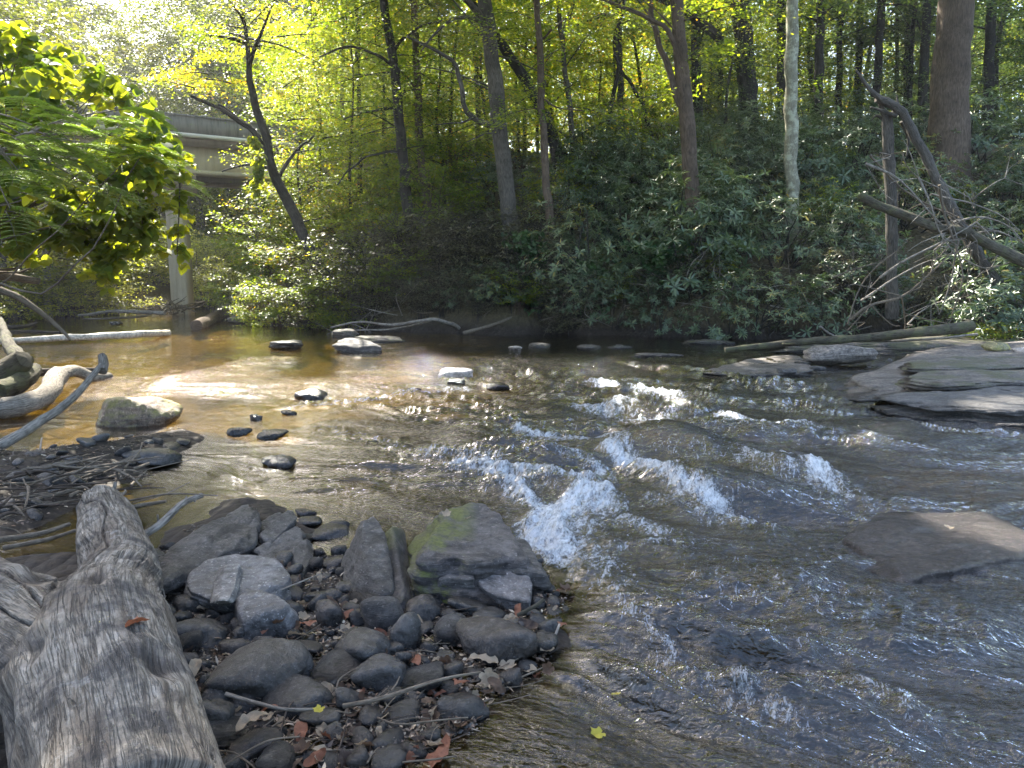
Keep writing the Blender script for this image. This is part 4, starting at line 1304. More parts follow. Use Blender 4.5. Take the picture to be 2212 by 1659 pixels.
# broad leaved vine over a stub on the far bank
for lab, px, py0, py1, Y, wpx, n, lf in [('broad leaved vine draped over a broken stub at the water edge in the centre', 1140, 500, 675, 19.3, 46, 330, 'vine'),
                                         ('broad leaved vine spilling down the bank right of the central stub', 1265, 560, 680, 19.1, 75, 300, 'vine'),
                                         ('broad leaved vine on the bank left below the pale sunlit shrub', 1440, 520, 610, 19.0, 70, 260, 'vine')]:
    wood, lv = MB(), MB()
    q_ = np.stack([R.normal(px, wpx * .45, n), R.uniform(py0, py1, n)], 1)
    P = np.array([at(a_, b_, Y + R.normal(0, .28)) for a_, b_ in q_])
    kudzu_leaf(lv, P, .15, R.normal(.5, .2, n))
    b0 = at(px, py1, Y)
    tube(wood, [b0 - np.array([0, 0, .5]), at(px - 4, (py0 + py1) / 2, Y), at(px + 8, py0 + 10, Y)], [.06, .05, .03], 8, 12, .25)
    root = thing('vine_clump', lab, 'vine', b0)
    obj('stub', wood.build('stub', BARK['stick'], b0), root)
    obj('leaves', lv.build('leaves', LEAF[lf], b0), root)

# ------------------------------------------------------------------ bridge
A = at(371, 248, 27)
Bq = at(746, 287, 30.5)
bd = np.array([Bq[0] - A[0], Bq[1] - A[1], 0])
bd /= np.linalg.norm(bd)
bn = np.array([-bd[1], bd[0], 0])            # away from the viewer
ztop = A[2]
root = thing('road_bridge', 'concrete road bridge on a tall pale column crossing the creek at the left', 'bridge', (A[0], A[1], 0))


def bbox(mb, u0, u1, v0, v1, z0, z1):
    """box along the bridge: u along, v across"""
    n = 8
    us = np.linspace(u0, u1, n)
    vs = []
    for u in us:
        for (v_, z_) in ((v0, z0), (v1, z0), (v1, z1), (v0, z1)):
            q_ = bd * u + bn * v_
            vs.append([q_[0], q_[1], z_])
    f = []
    for i in range(n - 1):
        for j in range(4):
            f.append([i * 4 + j, i * 4 + (j + 1) % 4, (i + 1) * 4 + (j + 1) % 4, (i + 1) * 4 + j])
    f += [[3, 2, 1, 0], [(n - 1) * 4 + k for k in range(4)]]
    mb.add(vs, f)


def bpart(name, mat, *boxes, parent=None):
    mb = MB()
    for b_ in boxes:
        bbox(mb, *b_)
    return obj(name, mb.build(name, mat, smooth=False), parent or root)


par_h, u0, u1 = .62, -4.2, 24
bpart('parapet', M_PARAPET, (u0, u1, 0, .22, ztop - par_h, ztop), (u0, u1, -.03, .25, ztop - .002, ztop + .06))
bpart('parapet', M_PARAPET, (u0, u1, 4.9, 5.12, ztop - par_h, ztop))
bpart('deck', M_SHADE_BROWN, (u0, u1, -.05, 5.2, ztop - par_h - .28, ztop - par_h - .003))
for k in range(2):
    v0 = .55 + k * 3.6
    bpart('girder', M_GIRDER if k == 0 else M_SHADE_BROWN, (u0, u1, v0, v0 + .38, ztop - par_h - 1.08, ztop - par_h - .283),  # rear girder takes the painted shade colour
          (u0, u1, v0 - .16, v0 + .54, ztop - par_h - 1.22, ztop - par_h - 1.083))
mb = MB()
tube(mb, [bd * u0 + bn * -.14 + np.array([0, 0, ztop - par_h - .02]), bd * u1 + bn * -.14 + np.array([0, 0, ztop - par_h - .02])], [.075, .075], 10, 20, 0)
obj('drain_pipe', mb.build('drain_pipe', M_PIPE), root)
cx = at(385, 500, 28.2)
uc = float(np.dot(cx - np.array([A[0], A[1], 0]), bd))
bpart('pier_cap', M_SHADE_BROWN, (uc - .5, uc + .5, .3, 4.8, ztop - par_h - 1.92, ztop - par_h - 1.224))
for v0 in (.95,):
    c_ = bd * uc + bn * (v0 + .32)
    mb = MB()
    z0, z1 = -.8, ztop - par_h - 1.923
    hw, dp = .31, .30
    bev = .045
    pr = [(-hw + bev, -dp), (hw - bev, -dp), (hw, -dp + bev), (hw, dp - bev), (hw - bev, dp), (-hw + bev, dp), (-hw, dp - bev), (-hw, -dp + bev)]
    vs = [[c_[0] + a_, c_[1] + b_, z_] for z_ in np.linspace(z0, z1, 9) for a_, b_ in pr]
    f = [[i * 8 + j, i * 8 + (j + 1) % 8, (i + 1) * 8 + (j + 1) % 8, (i + 1) * 8 + j] for i in range(8) for j in range(8)]
    mb.add(vs, f)
    obj('column', mb.build('column', M_COLUMN, smooth=False), root)
COL = np.array([A[0], A[1], 0]) + bd * uc + bn * 1.27

# ------------------------------------------------------------------ rocks
_ico = {}


def ico(sub):
    if sub not in _ico:
        import bmesh
        bm = bmesh.new()
        bmesh.ops.create_icosphere(bm, subdivisions=sub, radius=1)
        bm.verts.ensure_lookup_table()
        v = np.array([q_.co for q_ in bm.verts])
        f = np.array([[q_.index for q_ in fc.verts] for fc in bm.faces])
        bm.free()
        _ico[sub] = (v / np.linalg.norm(v, axis=1)[:, None], f)
    return _ico[sub]


def rock_mesh(name, size, mat, seed, planes=None, p=10, nplanes=12, noise=.05, sub=4, strata=0.0, tilt=(0, 0), nf=2.2, fine=.008, steps_=7):
    """a stone: planes cut out of a ball, worn edges, beds that weather back in steps"""
    rs = np.random.default_rng(seed)
    d, f = ico(sub)
    if planes is None:
        N = rs.normal(0, 1, (nplanes, 3))
        N /= np.linalg.norm(N, axis=1)[:, None]
        H = rs.uniform(.78, 1.0, nplanes)
        N = np.vstack([N, np.eye(3), -np.eye(3)])
        H = np.concatenate([H, np.ones(6)])
    else:
        N = np.array([q_[0] for q_ in planes], float)
        H = np.array([q_[1] for q_ in planes], float)
        ln = np.linalg.norm(N, axis=1)
        N, H = N / ln[:, None], H / ln
    dt = np.maximum(d @ N.T / H[None], 1e-4)
    r = (dt ** p).sum(1) ** (-1 / p)
    v = d * r[:, None]
    v = v * (1 + noise * fbm(v * nf + rs.uniform(0, 50, 3), 4, seed))[:, None]
    v = v * np.asarray(size)[None]
    if strata:
        w_ = v[:, 2] / size[2] + .22 * vn(v / max(size) * 2.2, seed) + .12 * v[:, 0] / size[0]
        k = w_ * steps_ + 1.1 * vn(np.stack([w_ * 2.3, 0 * w_, 0 * w_ + seed % 17], 1), seed + 3)
        saw = (k - np.floor(k)) - .5
        lay = vn(np.stack([np.floor(k) * 1.7, 0 * k, v[:, 0] / size[0] * 1.2 + v[:, 1] / size[1]], 1), seed + 1)
        side = ss(.25, .8, np.sqrt((v[:, 0] / size[0]) ** 2 + (v[:, 1] / size[1]) ** 2))
        fac = 1 + strata * (lay * .8 + saw * .35) * side
        v[:, 0] *= fac
        v[:, 1] *= fac
        # shallow treads on the top
        tr_ = fbm(np.stack([v[:, 0] * 1.2, v[:, 1] * 3.2, 0 * k], 1) / max(size) * 2 + seed % 31, 3, seed + 2)
        v[:, 2] += strata * .35 * size[2] * (np.floor(tr_ * 3.5) / 3.5 + .25 * tr_) * (v[:, 2] > 0)
    v += fine * fbm(v / (.10 * max(size) + .02), 3, seed + 5)[:, None] * (d * .9)
    if tilt != (0, 0):
        mx = np.array(Matrix.Rotation(tilt[0], 3, 'X') @ Matrix.Rotation(tilt[1], 3, 'Y'))
        v = v @ mx.T
    return mesh(name, v, f, mat)


def slab(name, label, pts, zt, th, mat, seed, p=22, strata=.05, noise=.02, sub=5, tilt=(0, 0), cat='rock', group=None, bulge=.0, yaw=0.0, fine=.006, zc=None, steps_=5):
    """a flat stone: outline given by points of the photograph on the level of its top"""
    P = np.array([G(q_[0], q_[1], zt)[:2] for q_ in pts])
    c_ = (P.min(0) + P.max(0)) / 2
    ha = (P.max(0) - P.min(0)) / 2
    Q = (P - c_) / ha
    ar = np.sum(Q[:, 0] * np.roll(Q[:, 1], -1) - Q[:, 1] * np.roll(Q[:, 0], -1))
    if ar < 0:
        Q = Q[::-1]
    pl = []
    for i in range(len(Q)):
        e = Q[(i + 1) % len(Q)] - Q[i]
        nn = np.array([e[1], -e[0]])
        nn /= np.linalg.norm(nn)
        hh_ = float(nn @ Q[i])
        if hh_ > .12:
            pl.append(((nn[0], nn[1], R.uniform(-.1, .25)), hh_))
    pl += [((0, 0, 1), 1), ((0, 0, -1), 1)]
    me = rock_mesh(name, (ha[0], ha[1], th / 2), mat, seed, pl, p, noise=noise, sub=sub, strata=strata, tilt=tilt, fine=fine, steps_=steps_)
    o = obj(name, me, None, (c_[0], c_[1], (zt - th / 2) if zc is None else zc))
    return tag(o, label, cat, group)


def stone(name, label, cx_, cy_, w_, h_, mat, seed=None, me=None, zg=0.0, cat='rock', group=None, rz=None, bury=.62, depth=.85, sub=4, p=7, tiltx=0, roll=0, strata=0, noise=.06, nplanes=12, cmin=.34):
    q_ = G(cx_, cy_ + h_ * .3, zg)
    dist = math.hypot(q_[1], CAM_Z - zg)
    a_ = w_ * dist / FOC / 2
    th = math.atan2(CAM_Z - zg, q_[1])
    hh_ = h_ * dist / FOC / 2
    b_ = a_ * depth if h_ < 1.4 * w_ else a_
    c_ = math.sqrt(max((hh_ * hh_ - (b_ * math.sin(th)) ** 2), (cmin * a_) ** 2)) / math.cos(th)
    ctr = G(cx_, cy_, zg + c_ * bury * .8)
    ctr[2] = zg + c_ * bury * .8
    sd = int(R.integers(1e6)) if seed is None else seed
    if me is None:
        me = rock_mesh(name, (a_, b_, c_), mat, sd, p=p, sub=sub, noise=noise, strata=strata, nplanes=nplanes)
        o = obj(name, me, None, ctr, (tiltx, roll, R.normal(0, .15) if rz is None else rz))
    else:
        o = obj(name, me, None, ctr, (tiltx, roll, R.normal(0, .25) if rz is None else rz), (a_, b_, c_))
    return tag(o, label, cat, group)


# stones standing in the creek
stone('boulder', 'large tan boulder with a mossy crown standing in the golden pool', 292, 897, 190, 84, ROCK['boulder'], 501, depth=.62, sub=5, p=9, noise=.05, bury=.5, nplanes=9, rz=.1)
stone('creek_rock', 'pale sunlit flat topped rock in the middle of the creek', 988, 810, 80, 28, ROCK['white'], 502, sub=4)
stone('creek_rock', 'small dark stone at the foot of the pale sunlit rock', 984, 826, 44, 12, ROCK['cobble_brown'], 503)
stone('creek_rock', 'dark rounded rock in midstream left of the pale sunlit rock', 671, 853, 77, 28, ROCK['cobble'], 504)
stone('creek_rock', 'dark low rock awash, left one of the pair below the boulder', 512, 933, 58, 22, ROCK['cobble'], 505)
stone('creek_rock', 'dark low rock awash, right one of the pair below the boulder', 588, 938, 66, 22, ROCK['cobble'], 506)
stone('creek_rock', 'dark rounded rock awash alone nearest the slate ledge', 604, 996, 82, 34, ROCK['cobble'], 507)
stone('creek_rock', 'small dark stone awash right of the boulder', 554, 902, 30, 16, ROCK['cobble'], 508)
stone('creek_rock', 'small dark stone awash between boulder and midstream rock', 622, 892, 34, 13, ROCK['cobble'], 509)
stone('creek_rock', 'black stone tip in the rapids left of the foam', 803, 958, 30, 12, ROCK['cobble'], 510)
stone('creek_rock', 'brown stone right of the pale sunlit rock', 1075, 835, 55, 18, ROCK['cobble_brown'], 511)
stone('creek_rock', 'small brown stone awash left of the pale sunlit rock', 893, 842, 30, 10, ROCK['cobble_brown'], 512)
stone('creek_rock', 'small white stone near the far bank in midstream', 1112, 752, 30, 12, ROCK['white'], 513)
stone('creek_rock', 'small grey stone right of the small white one', 1165, 748, 50, 14, ROCK['slate'], 514, bury=.3, cmin=.1)
stone('creek_rock', 'grey stone at the little cascade below the dark bank', 1270, 752, 60, 16, ROCK['slate'], 515, bury=.3, cmin=.1)
stone('creek_rock', 'flat grey stone right of the little cascade', 1340, 750, 60, 10, ROCK['slate'], 516, bury=.3, cmin=.1)
stone('creek_rock', 'dark wrinkled rock in the left part of the far pool', 620, 746, 82, 16, ROCK['cobble'], 517, strata=.1)
stone('creek_rock', 'pale flat rock near the far bank left of centre', 745, 722, 70, 12, ROCK['ledge'], 518, strata=.08)
stone('creek_rock', 'long grey slab rock near the far bank left of centre', 825, 735, 125, 18, ROCK['ledge'], 519, bury=.3, cmin=.1, strata=.10, depth=.5)
stone('creek_rock', 'lowest flat grey rock in front of the long far slab', 775, 750, 110, 14, ROCK['slate'], 520, strata=.1, depth=.5)
stone('creek_rock', 'jagged dark rock awash beneath the mossy shelf', 1415, 770, 130, 12, ROCK['slate'], 521, bury=.3, cmin=.1, strata=.2, depth=.35, nplanes=20, p=16)
stone('creek_rock', 'dark mossy shelf rock at the far water edge', 1525, 740, 120, 16, ROCK['ledge'], 522, bury=.3, cmin=.1, strata=.12, depth=.5)
stone('creek_rock', 'flat stone at the tip of the bank right of the sloping log', 540, 690, 90, 22, ROCK['ledge_bare'], 523, strata=.1, depth=.5)
stone('creek_rock', 'tiny dark stone in the far pool above the white log', 252, 698, 26, 8, ROCK['cobble'], 524)
# two stones the water pours over
for (cx_, cy_, w_, h_, sd, lab) in [(1440, 1000, 250, 130, 531, 'broad rounded rock under the smooth hump of water in the rapids'), (1600, 1085, 220, 70, 532, 'flat rock under the curling water right of the foam')]:
    stone('sunken_rock', lab, cx_, cy_, w_, h_ * .8, ROCK['ledge'], sd, zg=-.24, sub=4, bury=.2)
for (cx_, cy_, w_, h_, lab) in [(1205, 1500, 110, 50, 'golden layered stone under the shallow water by the cobbles'), (1262, 1295, 95, 30, 'golden brown stone under water right of the flat angular slab'),
                                (1215, 1462, 80, 34, 'reddish stone under water above the golden layered stone')]:
    stone('sunken_rock', lab, cx_, cy_, w_, h_, ROCK['gold'], zg=-.055, strata=.1, depth=.7)

# ledges at the right
slab('rock_ledge', 'pale bare rock shelf at the left end of the right bank ledges', [(1500, 795), (1590, 772), (1640, 763), (1720, 764), (1750, 780), (1760, 800), (1650, 806), (1560, 804)], .07, .35, ROCK['ledge_bare'], 541, p=12, strata=.08, noise=.06, sub=6)
slab('rock_ledge', 'broad smooth grey rock slab rising toward the right edge', [(1750, 800), (1800, 785), (1900, 762), (2010, 748), (2300, 748), (2330, 800), (2050, 830), (1880, 838), (1800, 818)], .18, .5, ROCK['ledge_bare'], 542, p=9, strata=.10, noise=.06, sub=6, tilt=(0, -.05), zc=-.02)
slab('rock_ledge', 'mossy stepped ledge above the dark layered rock at the right edge', [(1920, 815), (2000, 800), (2120, 790), (2320, 785), (2340, 830), (2100, 838), (1960, 836)], .20, .30, ROCK['ledge'], 543, p=12, strata=.14, noise=.08, sub=6, zc=.08)
slab('rock_ledge', 'upper grey ledge behind the mossy stepped ledge at the right edge', [(1960, 778), (2100, 768), (2320, 764), (2340, 792), (2100, 797), (1990, 795)], .26, .30, ROCK['ledge'], 544, p=12, strata=.14, noise=.07, sub=6, zc=.13)
slab('rock_ledge', 'dark layered rock tongue reaching into the creek at the right edge', [(1890, 862), (1960, 838), (2100, 832), (2330, 840), (2350, 905), (2190, 892), (2050, 884), (1950, 878)], .15, .34, ROCK['slate'], 545, p=12, strata=.16, noise=.07, sub=6, zc=0)
slab('rock_ledge', 'dark low ledge behind the long log at the foot of the right bank', [(1640, 745), (1900, 730), (2100, 728), (2330, 735), (2330, 760), (2000, 752), (1760, 760)], .16, .4, ROCK['ledge'], 546, p=12, strata=.14, noise=.08, sub=6, zc=.02)
slab('rock_ledge', 'wet flat slab barely rising from the fast water at the right', [(1770, 1165), (1900, 1100), (2080, 1096), (2240, 1140), (2330, 1185), (2170, 1225), (2010, 1250), (1880, 1235)], .05, .3, rock_mat('wet_slab', (0.055, 0.044, 0.040), (0.135, 0.112, 0.102), strata=.5, wet=.22, rough=.4), 547, p=34, strata=.10, noise=.05, sub=6, steps_=3)
stone('ledge_rock', 'sunlit block resting on the ledge below the long log', 1815, 766, 150, 24, ROCK['ledge_bare'], 548, zg=.12, depth=.5, strata=.05)
stone('ledge_rock', 'round rock capped with yellow moss at the right edge', 2150, 752, 62, 26, ROCK['yellow'], 549, zg=.25)
stone('ledge_rock', 'pale pinkish rock right of the yellow mossy rock', 2215, 758, 60, 20, ROCK['white'], 550, zg=.25)
stone('ledge_rock', 'rounded grey rock on the dark ledge at the right edge', 2195, 834, 78, 26, ROCK['slate'], 551, zg=.12)
for (cx_, cy_, w_, lab) in [(1735, 786, 34, 'small grey stone in the notch between the two right ledges'), (1700, 803, 40, 'flat stone at the waterline below the pale shelf'), (1762, 796, 36, 'angular stone in the notch beside the broad slab'), (1795, 780, 30, 'pebble sized flat stone on the ledge notch')]:
    stone('ledge_rock', lab, cx_, cy_, w_, 12, ROCK['slate'], zg=.05)

# the mossy rock group in the foreground
MR = ROCK['moss']
slab('mossy_rock', 'big blocky foreground rock with green moss on its left shoulder', [(880, 1180), (920, 1120), (1000, 1092), (1060, 1100), (1135, 1160), (1185, 1220), (1180, 1235), (1050, 1235), (900, 1245)], .16, .30, MR, 561, p=20, strata=.09, noise=.10, sub=6, tilt=(.05, .10), zc=.04, steps_=3)
slab('slate_block', 'dark slab of the big mossy rock overhanging the water on the right', [(1000, 1190), (1080, 1160), (1150, 1170), (1188, 1222), (1180, 1236), (1080, 1228)], .13, .16, ROCK['slate'], 562, p=18, strata=.08, noise=.04, tilt=(.04, .06))
slab('slate_block', 'angular flat slab leaning below the big mossy rock', [(1022, 1208), (1110, 1220), (1148, 1250), (1146, 1292), (1085, 1284), (1030, 1262)], .08, .10, rock_mat('brown_grey_slab', (0.085, 0.075, 0.07), (0.18, 0.165, 0.16), strata=.6, rough=.5), 563, p=26, strata=.03, noise=.02, tilt=(.22, .05), zc=.06)
slab('slate_block', 'small dark ledge block under the left front of the mossy rock', [(925, 1228), (985, 1218), (1030, 1226), (1025, 1252), (940, 1250)], .12, .12, ROCK['slate'], 564, p=18, strata=.08)
slab('slate_block', 'narrow tilted slab leaning on the left of the mossy rock', [(815, 1160), (860, 1140), (880, 1200), (900, 1270), (850, 1290), (820, 1230)], .14, .14, MR, 565, p=18, strata=.05, tilt=(.25, -.35), zc=.06)
slab('slate_block', 'upright dark block left of the narrow tilted slab', [(752, 1170), (800, 1150), (830, 1180), (850, 1250), (790, 1260), (758, 1230)], .15, .26, ROCK['slate'], 566, p=14, strata=.05, tilt=(.2, .3), zc=.06)

# slates at the left of the bar
slab('slate_ledge', 'long dark slate ledge running down into the pool left of the slate fins', [(335, 1230), (420, 1160), (500, 1110), (545, 1090), (560, 1130), (545, 1190), (440, 1240), (345, 1285)], .10, .3, ROCK['slate'], 571, p=12, strata=.14, noise=.06, sub=6, tilt=(.0, .10), zc=.0)
slab('slate_ledge', 'rough slate block at the upstream end of the slate ledge', [(470, 1120), (530, 1092), (560, 1110), (555, 1150), (500, 1160)], .13, .16, ROCK['slate'], 572, p=12, strata=.12, noise=.06)
for i, (pts, zc, tl, lab) in enumerate([([(560, 1160), (620, 1118), (640, 1130), (580, 1178)], .10, (.12, .22), 'uppermost tilted slate fin behind the flat slab'),
                                        ([(545, 1182), (640, 1132), (660, 1145), (565, 1198)], .07, (.10, .25), 'second tilted slate fin behind the flat slab'),
                                        ([(560, 1196), (650, 1150), (668, 1165), (580, 1208)], .05, (.08, .2), 'lowest tilted slate fin touching the flat slab'),
                                        ([(625, 1180), (668, 1160), (676, 1190), (640, 1230)], .04, (.15, .3), 'broken dark slate standing right of the fins'),
                                        ([(545, 1130), (600, 1105), (640, 1112), (570, 1150)], .06, (.1, .2), 'half sunken slate plate at the water side of the fins')]):
    slab('slate_plate', lab, pts, .1, .05, ROCK['slate'], 580 + i, p=26, strata=.10, tilt=tl, zc=zc, sub=5, noise=.05)
slab('flagstone', 'large flat pale grey slab among the cobbles', [(400, 1225), (440, 1205), (520, 1198), (600, 1200), (628, 1225), (630, 1262), (560, 1290), (470, 1295), (400, 1275)], .11, .12, ROCK['flat'], 591, p=14, strata=.03, noise=.02, sub=6, tilt=(.04, .03), zc=.06)
slab('flagstone', 'small rectangular flake lying on the large flat slab', [(478, 1225), (520, 1222), (512, 1262), (498, 1290), (462, 1290)], .145, .025, rock_mat('tan_flake', (0.15, 0.14, 0.13), (0.25, 0.24, 0.22), strata=.4, rough=.6), 592, p=30, strata=.02, noise=.01, tilt=(.05, .03), zc=.133)
slab('flagstone', 'rounded pale slab in front of the large flat slab', [(506, 1290), (560, 1275), (640, 1300), (640, 1325), (560, 1340), (520, 1350), (505, 1330)], .10, .15, ROCK['flat'], 593, p=8, strata=.0, noise=.04, sub=5, tilt=(.10, -.05), zc=.045)

# cobbles
COB = [rock_mesh('cobble', (1, 1, 1), [ROCK['cobble'], ROCK['cobble'], ROCK['slate'], ROCK['cobble_brown'], ROCK['cobble']][i % 5], 700 + i, p=5 + (i % 3) * 2, nplanes=9 + i % 5, noise=.06, sub=4, fine=.012) for i in range(14)]
CL = [(418, 1311, 84, 60, 'blue grey cobble below the left corner of the large flat slab'), (432, 1369, 112, 72, 'broad dark cobble beside the log, layered like bark'), (405, 1396, 58, 56, 'dark cobble leaning against the log'),
      (503, 1404, 66, 48, 'dark cobble above the biggest round stone on the left'), (576, 1394, 52, 38, 'small tilted cobble just behind the biggest round stone'), (555, 1462, 164, 110, 'biggest round dark stone beside the log'),
      (650, 1505, 132, 50, 'long cigar shaped dark cobble below the biggest round stone'), (500, 1585, 96, 52, 'long tilted dark cobble near the bottom by the log'), (552, 1606, 92, 56, 'dark wedge shaped cobble near the bottom right of the long tilted one'),
      (686, 1551, 90, 52, 'dark oval cobble with a yellow leaf at its top'), (462, 1553, 66, 60, 'blue grey cobble pressed against the log near the bottom'), (508, 1645, 58, 40, 'rounded cobble at the bottom edge beside the log'),
      (596, 1640, 84, 60, 'purplish flat stone at the bottom edge'), (711, 1331, 62, 60, 'round cobble right of the rounded pale slab'), (635, 1374, 28, 28, 'small round brown pebble in the gap among the wet leaves'),
      (597, 1292, 44, 30, 'wedge of grey stone at the front edge of the flat slab'), (678, 1222, 32, 38, 'egg shaped dark cobble right of the flat slab'), (720, 1216, 60, 22, 'long low cobble behind the egg shaped one'),
      (500, 1186, 54, 34, 'round brown cobble lodged on the slate ledge'), (655, 1452, 32, 54, 'dark cobble standing on end right of the biggest round stone'), (722, 1476, 26, 22, 'small round pebble above the long twig'),
      (830, 1329, 84, 76, 'round brownish cobble in the middle of the bar'), (912, 1318, 80, 54, 'smooth cobble touching the round brownish one'), (800, 1299, 62, 28, 'low blue grey cobble under the upright block'),
      (1010, 1311, 76, 36, 'low brown cobble below the angular flat slab'), (878, 1372, 64, 84, 'upright angular cobble in the middle of the bar'), (977, 1360, 92, 60, 'very dark smooth cobble left of the heart shaped stone'),
      (1072, 1388, 164, 102, 'large heart shaped dark stone at the water edge'), (775, 1402, 126, 84, 'large grey cobble with a pale scar'), (822, 1456, 100, 76, 'large cobble in front of the scarred one'),
      (898, 1468, 108, 36, 'long narrow cobble right of the large pair'), (977, 1453, 48, 42, 'small reddish cobble under the heart shaped stone'), (1006, 1529, 98, 58, 'flat wet blue grey cobble half under water'),
      (870, 1547, 68, 38, 'dark flat cobble among the twigs near the bottom'), (895, 1507, 52, 26, 'low wet cobble below the long narrow one'), (754, 1240, 48, 38, 'cobble below the upright block'),
      (774, 1337, 44, 38, 'small blue cobble left of the round brownish one'), (742, 1272, 44, 34, 'cobble behind the small blue one'), (785, 1262, 54, 30, 'flat purple stone at the foot of the upright block'),
      (1060, 1327, 68, 26, 'low cobble half sunk behind the heart shaped stone'), (735, 1440, 120, 66, 'dark cobble beneath the scarred one'), (600, 1440, 50, 34, 'cobble peeping out behind the biggest round stone'),
      (660, 1400, 66, 34, 'flat wet stone in the puddle behind the biggest round stone'), (745, 1395, 46, 40, 'cobble left of the scarred one'), (545, 1330, 60, 44, 'grey cobble below the rounded pale slab'),
      (490, 1342, 44, 36, 'small purplish cobble beside the blue grey cobble'), (635, 1320, 50, 36, 'grey cobble at the end of the rounded pale slab'), (690, 1290, 60, 24, 'long reddish stone right of the rounded pale slab'),
      (700, 1250, 40, 26, 'low cobble beside the egg shaped one'), (640, 1400, 40, 24, 'small wet stone in the puddle'), (530, 1520, 50, 40, 'dark cobble under the biggest round stone'),
      (960, 1420, 44, 30, 'little cobble under the heart shaped stone'), (845, 1410, 44, 34, 'cobble wedged under the upright angular one'), (940, 1300, 44, 24, 'flat dark cobble under the mossy rock'), (690, 1475, 50, 34, 'dark cobble behind the cigar shaped one'),
      (660, 1108, 44, 16, 'dark stone awash above the slate fins'), (668, 1128, 50, 24, 'dark stone with a ring of water above the slate fins'), (712, 1150, 74, 16, 'flat blue stone awash right of the slate fins'), (655, 1160, 44, 16, 'little dark stone awash beside the flat blue one'),
      (730, 1135, 44, 26, 'little stone awash in front of the flat blue one'), (1180, 1270, 46, 24, 'blue grey stone at the downstream tip of the bar'), (715, 1290, 36, 26, 'little cobble right of the long reddish stone')]
occ = []
for i, (cx_, cy_, w_, h_, lab) in enumerate(CL):
    o = stone('cobble', lab, cx_, cy_, w_ * 1.10, h_ * 1.10, None, me=COB[i % 14], cat='stone', group='cobbles on the stone bar', tiltx=R.normal(0, .12), roll=R.normal(0, .12))
    occ.append((o.location.x, o.location.y, max(o.scale.x, o.scale.y)))
pp_ = np.array(PILE)
k = 0
while k < 46:
    px, py = R.uniform(-40, 410), R.uniform(940, 1130)
    q_ = G(px, py, .05)
    if poly_sd(pp_, q_[:1], q_[1:2])[0] > .02:
        continue
    s_ = R.uniform(.025, .075)
    o = obj('heap_stone', COB[k % 14], None, (q_[0], q_[1], hz(q_[0], q_[1]) + .01), (R.normal(0, .3), R.normal(0, .3), R.uniform(0, 6.28)), (s_ * 1.2, s_, s_ * .55))
    tag(o, 'small dark stone under the sticks of the driftwood heap', 'stone', 'small stones of the driftwood heap')
    k += 1
# small stones between the big ones
SM = [(rock_mesh('pebble', (1, .8, .6), ROCK['cobble'] if i % 3 else ROCK['cobble_brown'], 760 + i, p=6, noise=.08, sub=3)) for i in range(6)]
cnt = 0
bp = np.array(BAR)
for _ in range(4000):
    if cnt >= 230:
        break
    px, py = R.uniform(330, 1230), R.uniform(1190, 1655)
    q_ = G(px, py, 0)
    if poly_sd(bp, np.array([q_[0]]), np.array([q_[1]]))[0] > .02:
        continue
    s_ = R.choice([.020, .030, .042, .058], p=[.25, .3, .3, .15]) if _ > 900 else R.uniform(.045, .065)
    if any((q_[0] - a_) ** 2 + (q_[1] - b_) ** 2 < (c_ * .8 + s_ * .7) ** 2 for a_, b_, c_ in occ):
        continue
    occ.append((q_[0], q_[1], s_))
    o = obj('pebble', SM[cnt % 6], None, (q_[0], q_[1], hz(q_[0], q_[1]) + s_ * .2), (R.normal(0, .3), R.normal(0, .3), R.uniform(0, 6.28)), (s_ * R.uniform(.8, 1.3), s_, s_ * R.uniform(.8, 1.2)))
    tag(o, 'small dark stone filling the gaps between the bigger cobbles of the bar', 'stone', 'small stones between the cobbles')
    cnt += 1
# stones of the driftwood heap at the left
for i, (cx_, cy_, w_, h_, lab) in enumerate([(150, 1000, 80, 30, 'brown flat stone at the top of the driftwood heap'), (215, 1003, 60, 22, 'second flat stone at the top of the driftwood heap'), (270, 995, 46, 16, 'dark stone near the tip of the driftwood heap'),
                                             (120, 1030, 60, 30, 'dark stone under the driftwood sticks'), (200, 1030, 70, 26, 'dark wet stone in the middle of the driftwood heap'), (330, 985, 110, 40, 'low wet mud covered rock at the tip of the heap'),
                                             (395, 955, 40, 14, 'tiny dark stone in the current beyond the heap'), (60, 1010, 60, 26, 'dark stone behind the driftwood at the left edge'), (20, 1000, 60, 24, 'dark stone at the left edge above the heap')]):
    stone('heap_stone', lab, cx_, cy_, w_, h_, None, me=COB[(i * 3) % 14], zg=.02, cat='stone')

# ------------------------------------------------------------------ the weathered log in the foreground
def log_pts(l):
    return [at(*q_) for q_ in l]


trunk = log_pts([(290, 1860, 1.42), (262, 1690, 1.66), (215, 1500, 2.02), (205, 1400, 2.28), (225, 1320, 2.62), (258, 1245, 3.05), (238, 1165, 3.5), (220, 1098, 4.0)])
tr = [.215, .205, .225, .235, .19, .155, .145, .125]
limb = log_pts([(215, 1500, 2.05), (100, 1405, 2.25), (0, 1338, 2.42), (-160, 1245, 2.7)])
lr = [.215, .19, .172, .165]
mb = MB()
tube(mb, trunk, tr, 36, 90, .06, seed=5, nf=1.5)
tube(mb, limb, lr, 32, 60, .06, seed=8, nf=1.5)
tmp = bpy.data.objects.new('tmp', mb.build('tmp', None))
C.objects.link(tmp)
md = tmp.modifiers.new('r', 'REMESH')
md.mode = 'VOXEL'
md.voxel_size = .0065
dg = bpy.context.evaluated_depsgraph_get()
ev = tmp.evaluated_get(dg).to_mesh()
n = len(ev.vertices)
v = np.empty(n * 3, np.float32)
ev.vertices.foreach_get('co', v)
v = v.reshape(-1, 3).astype(float)
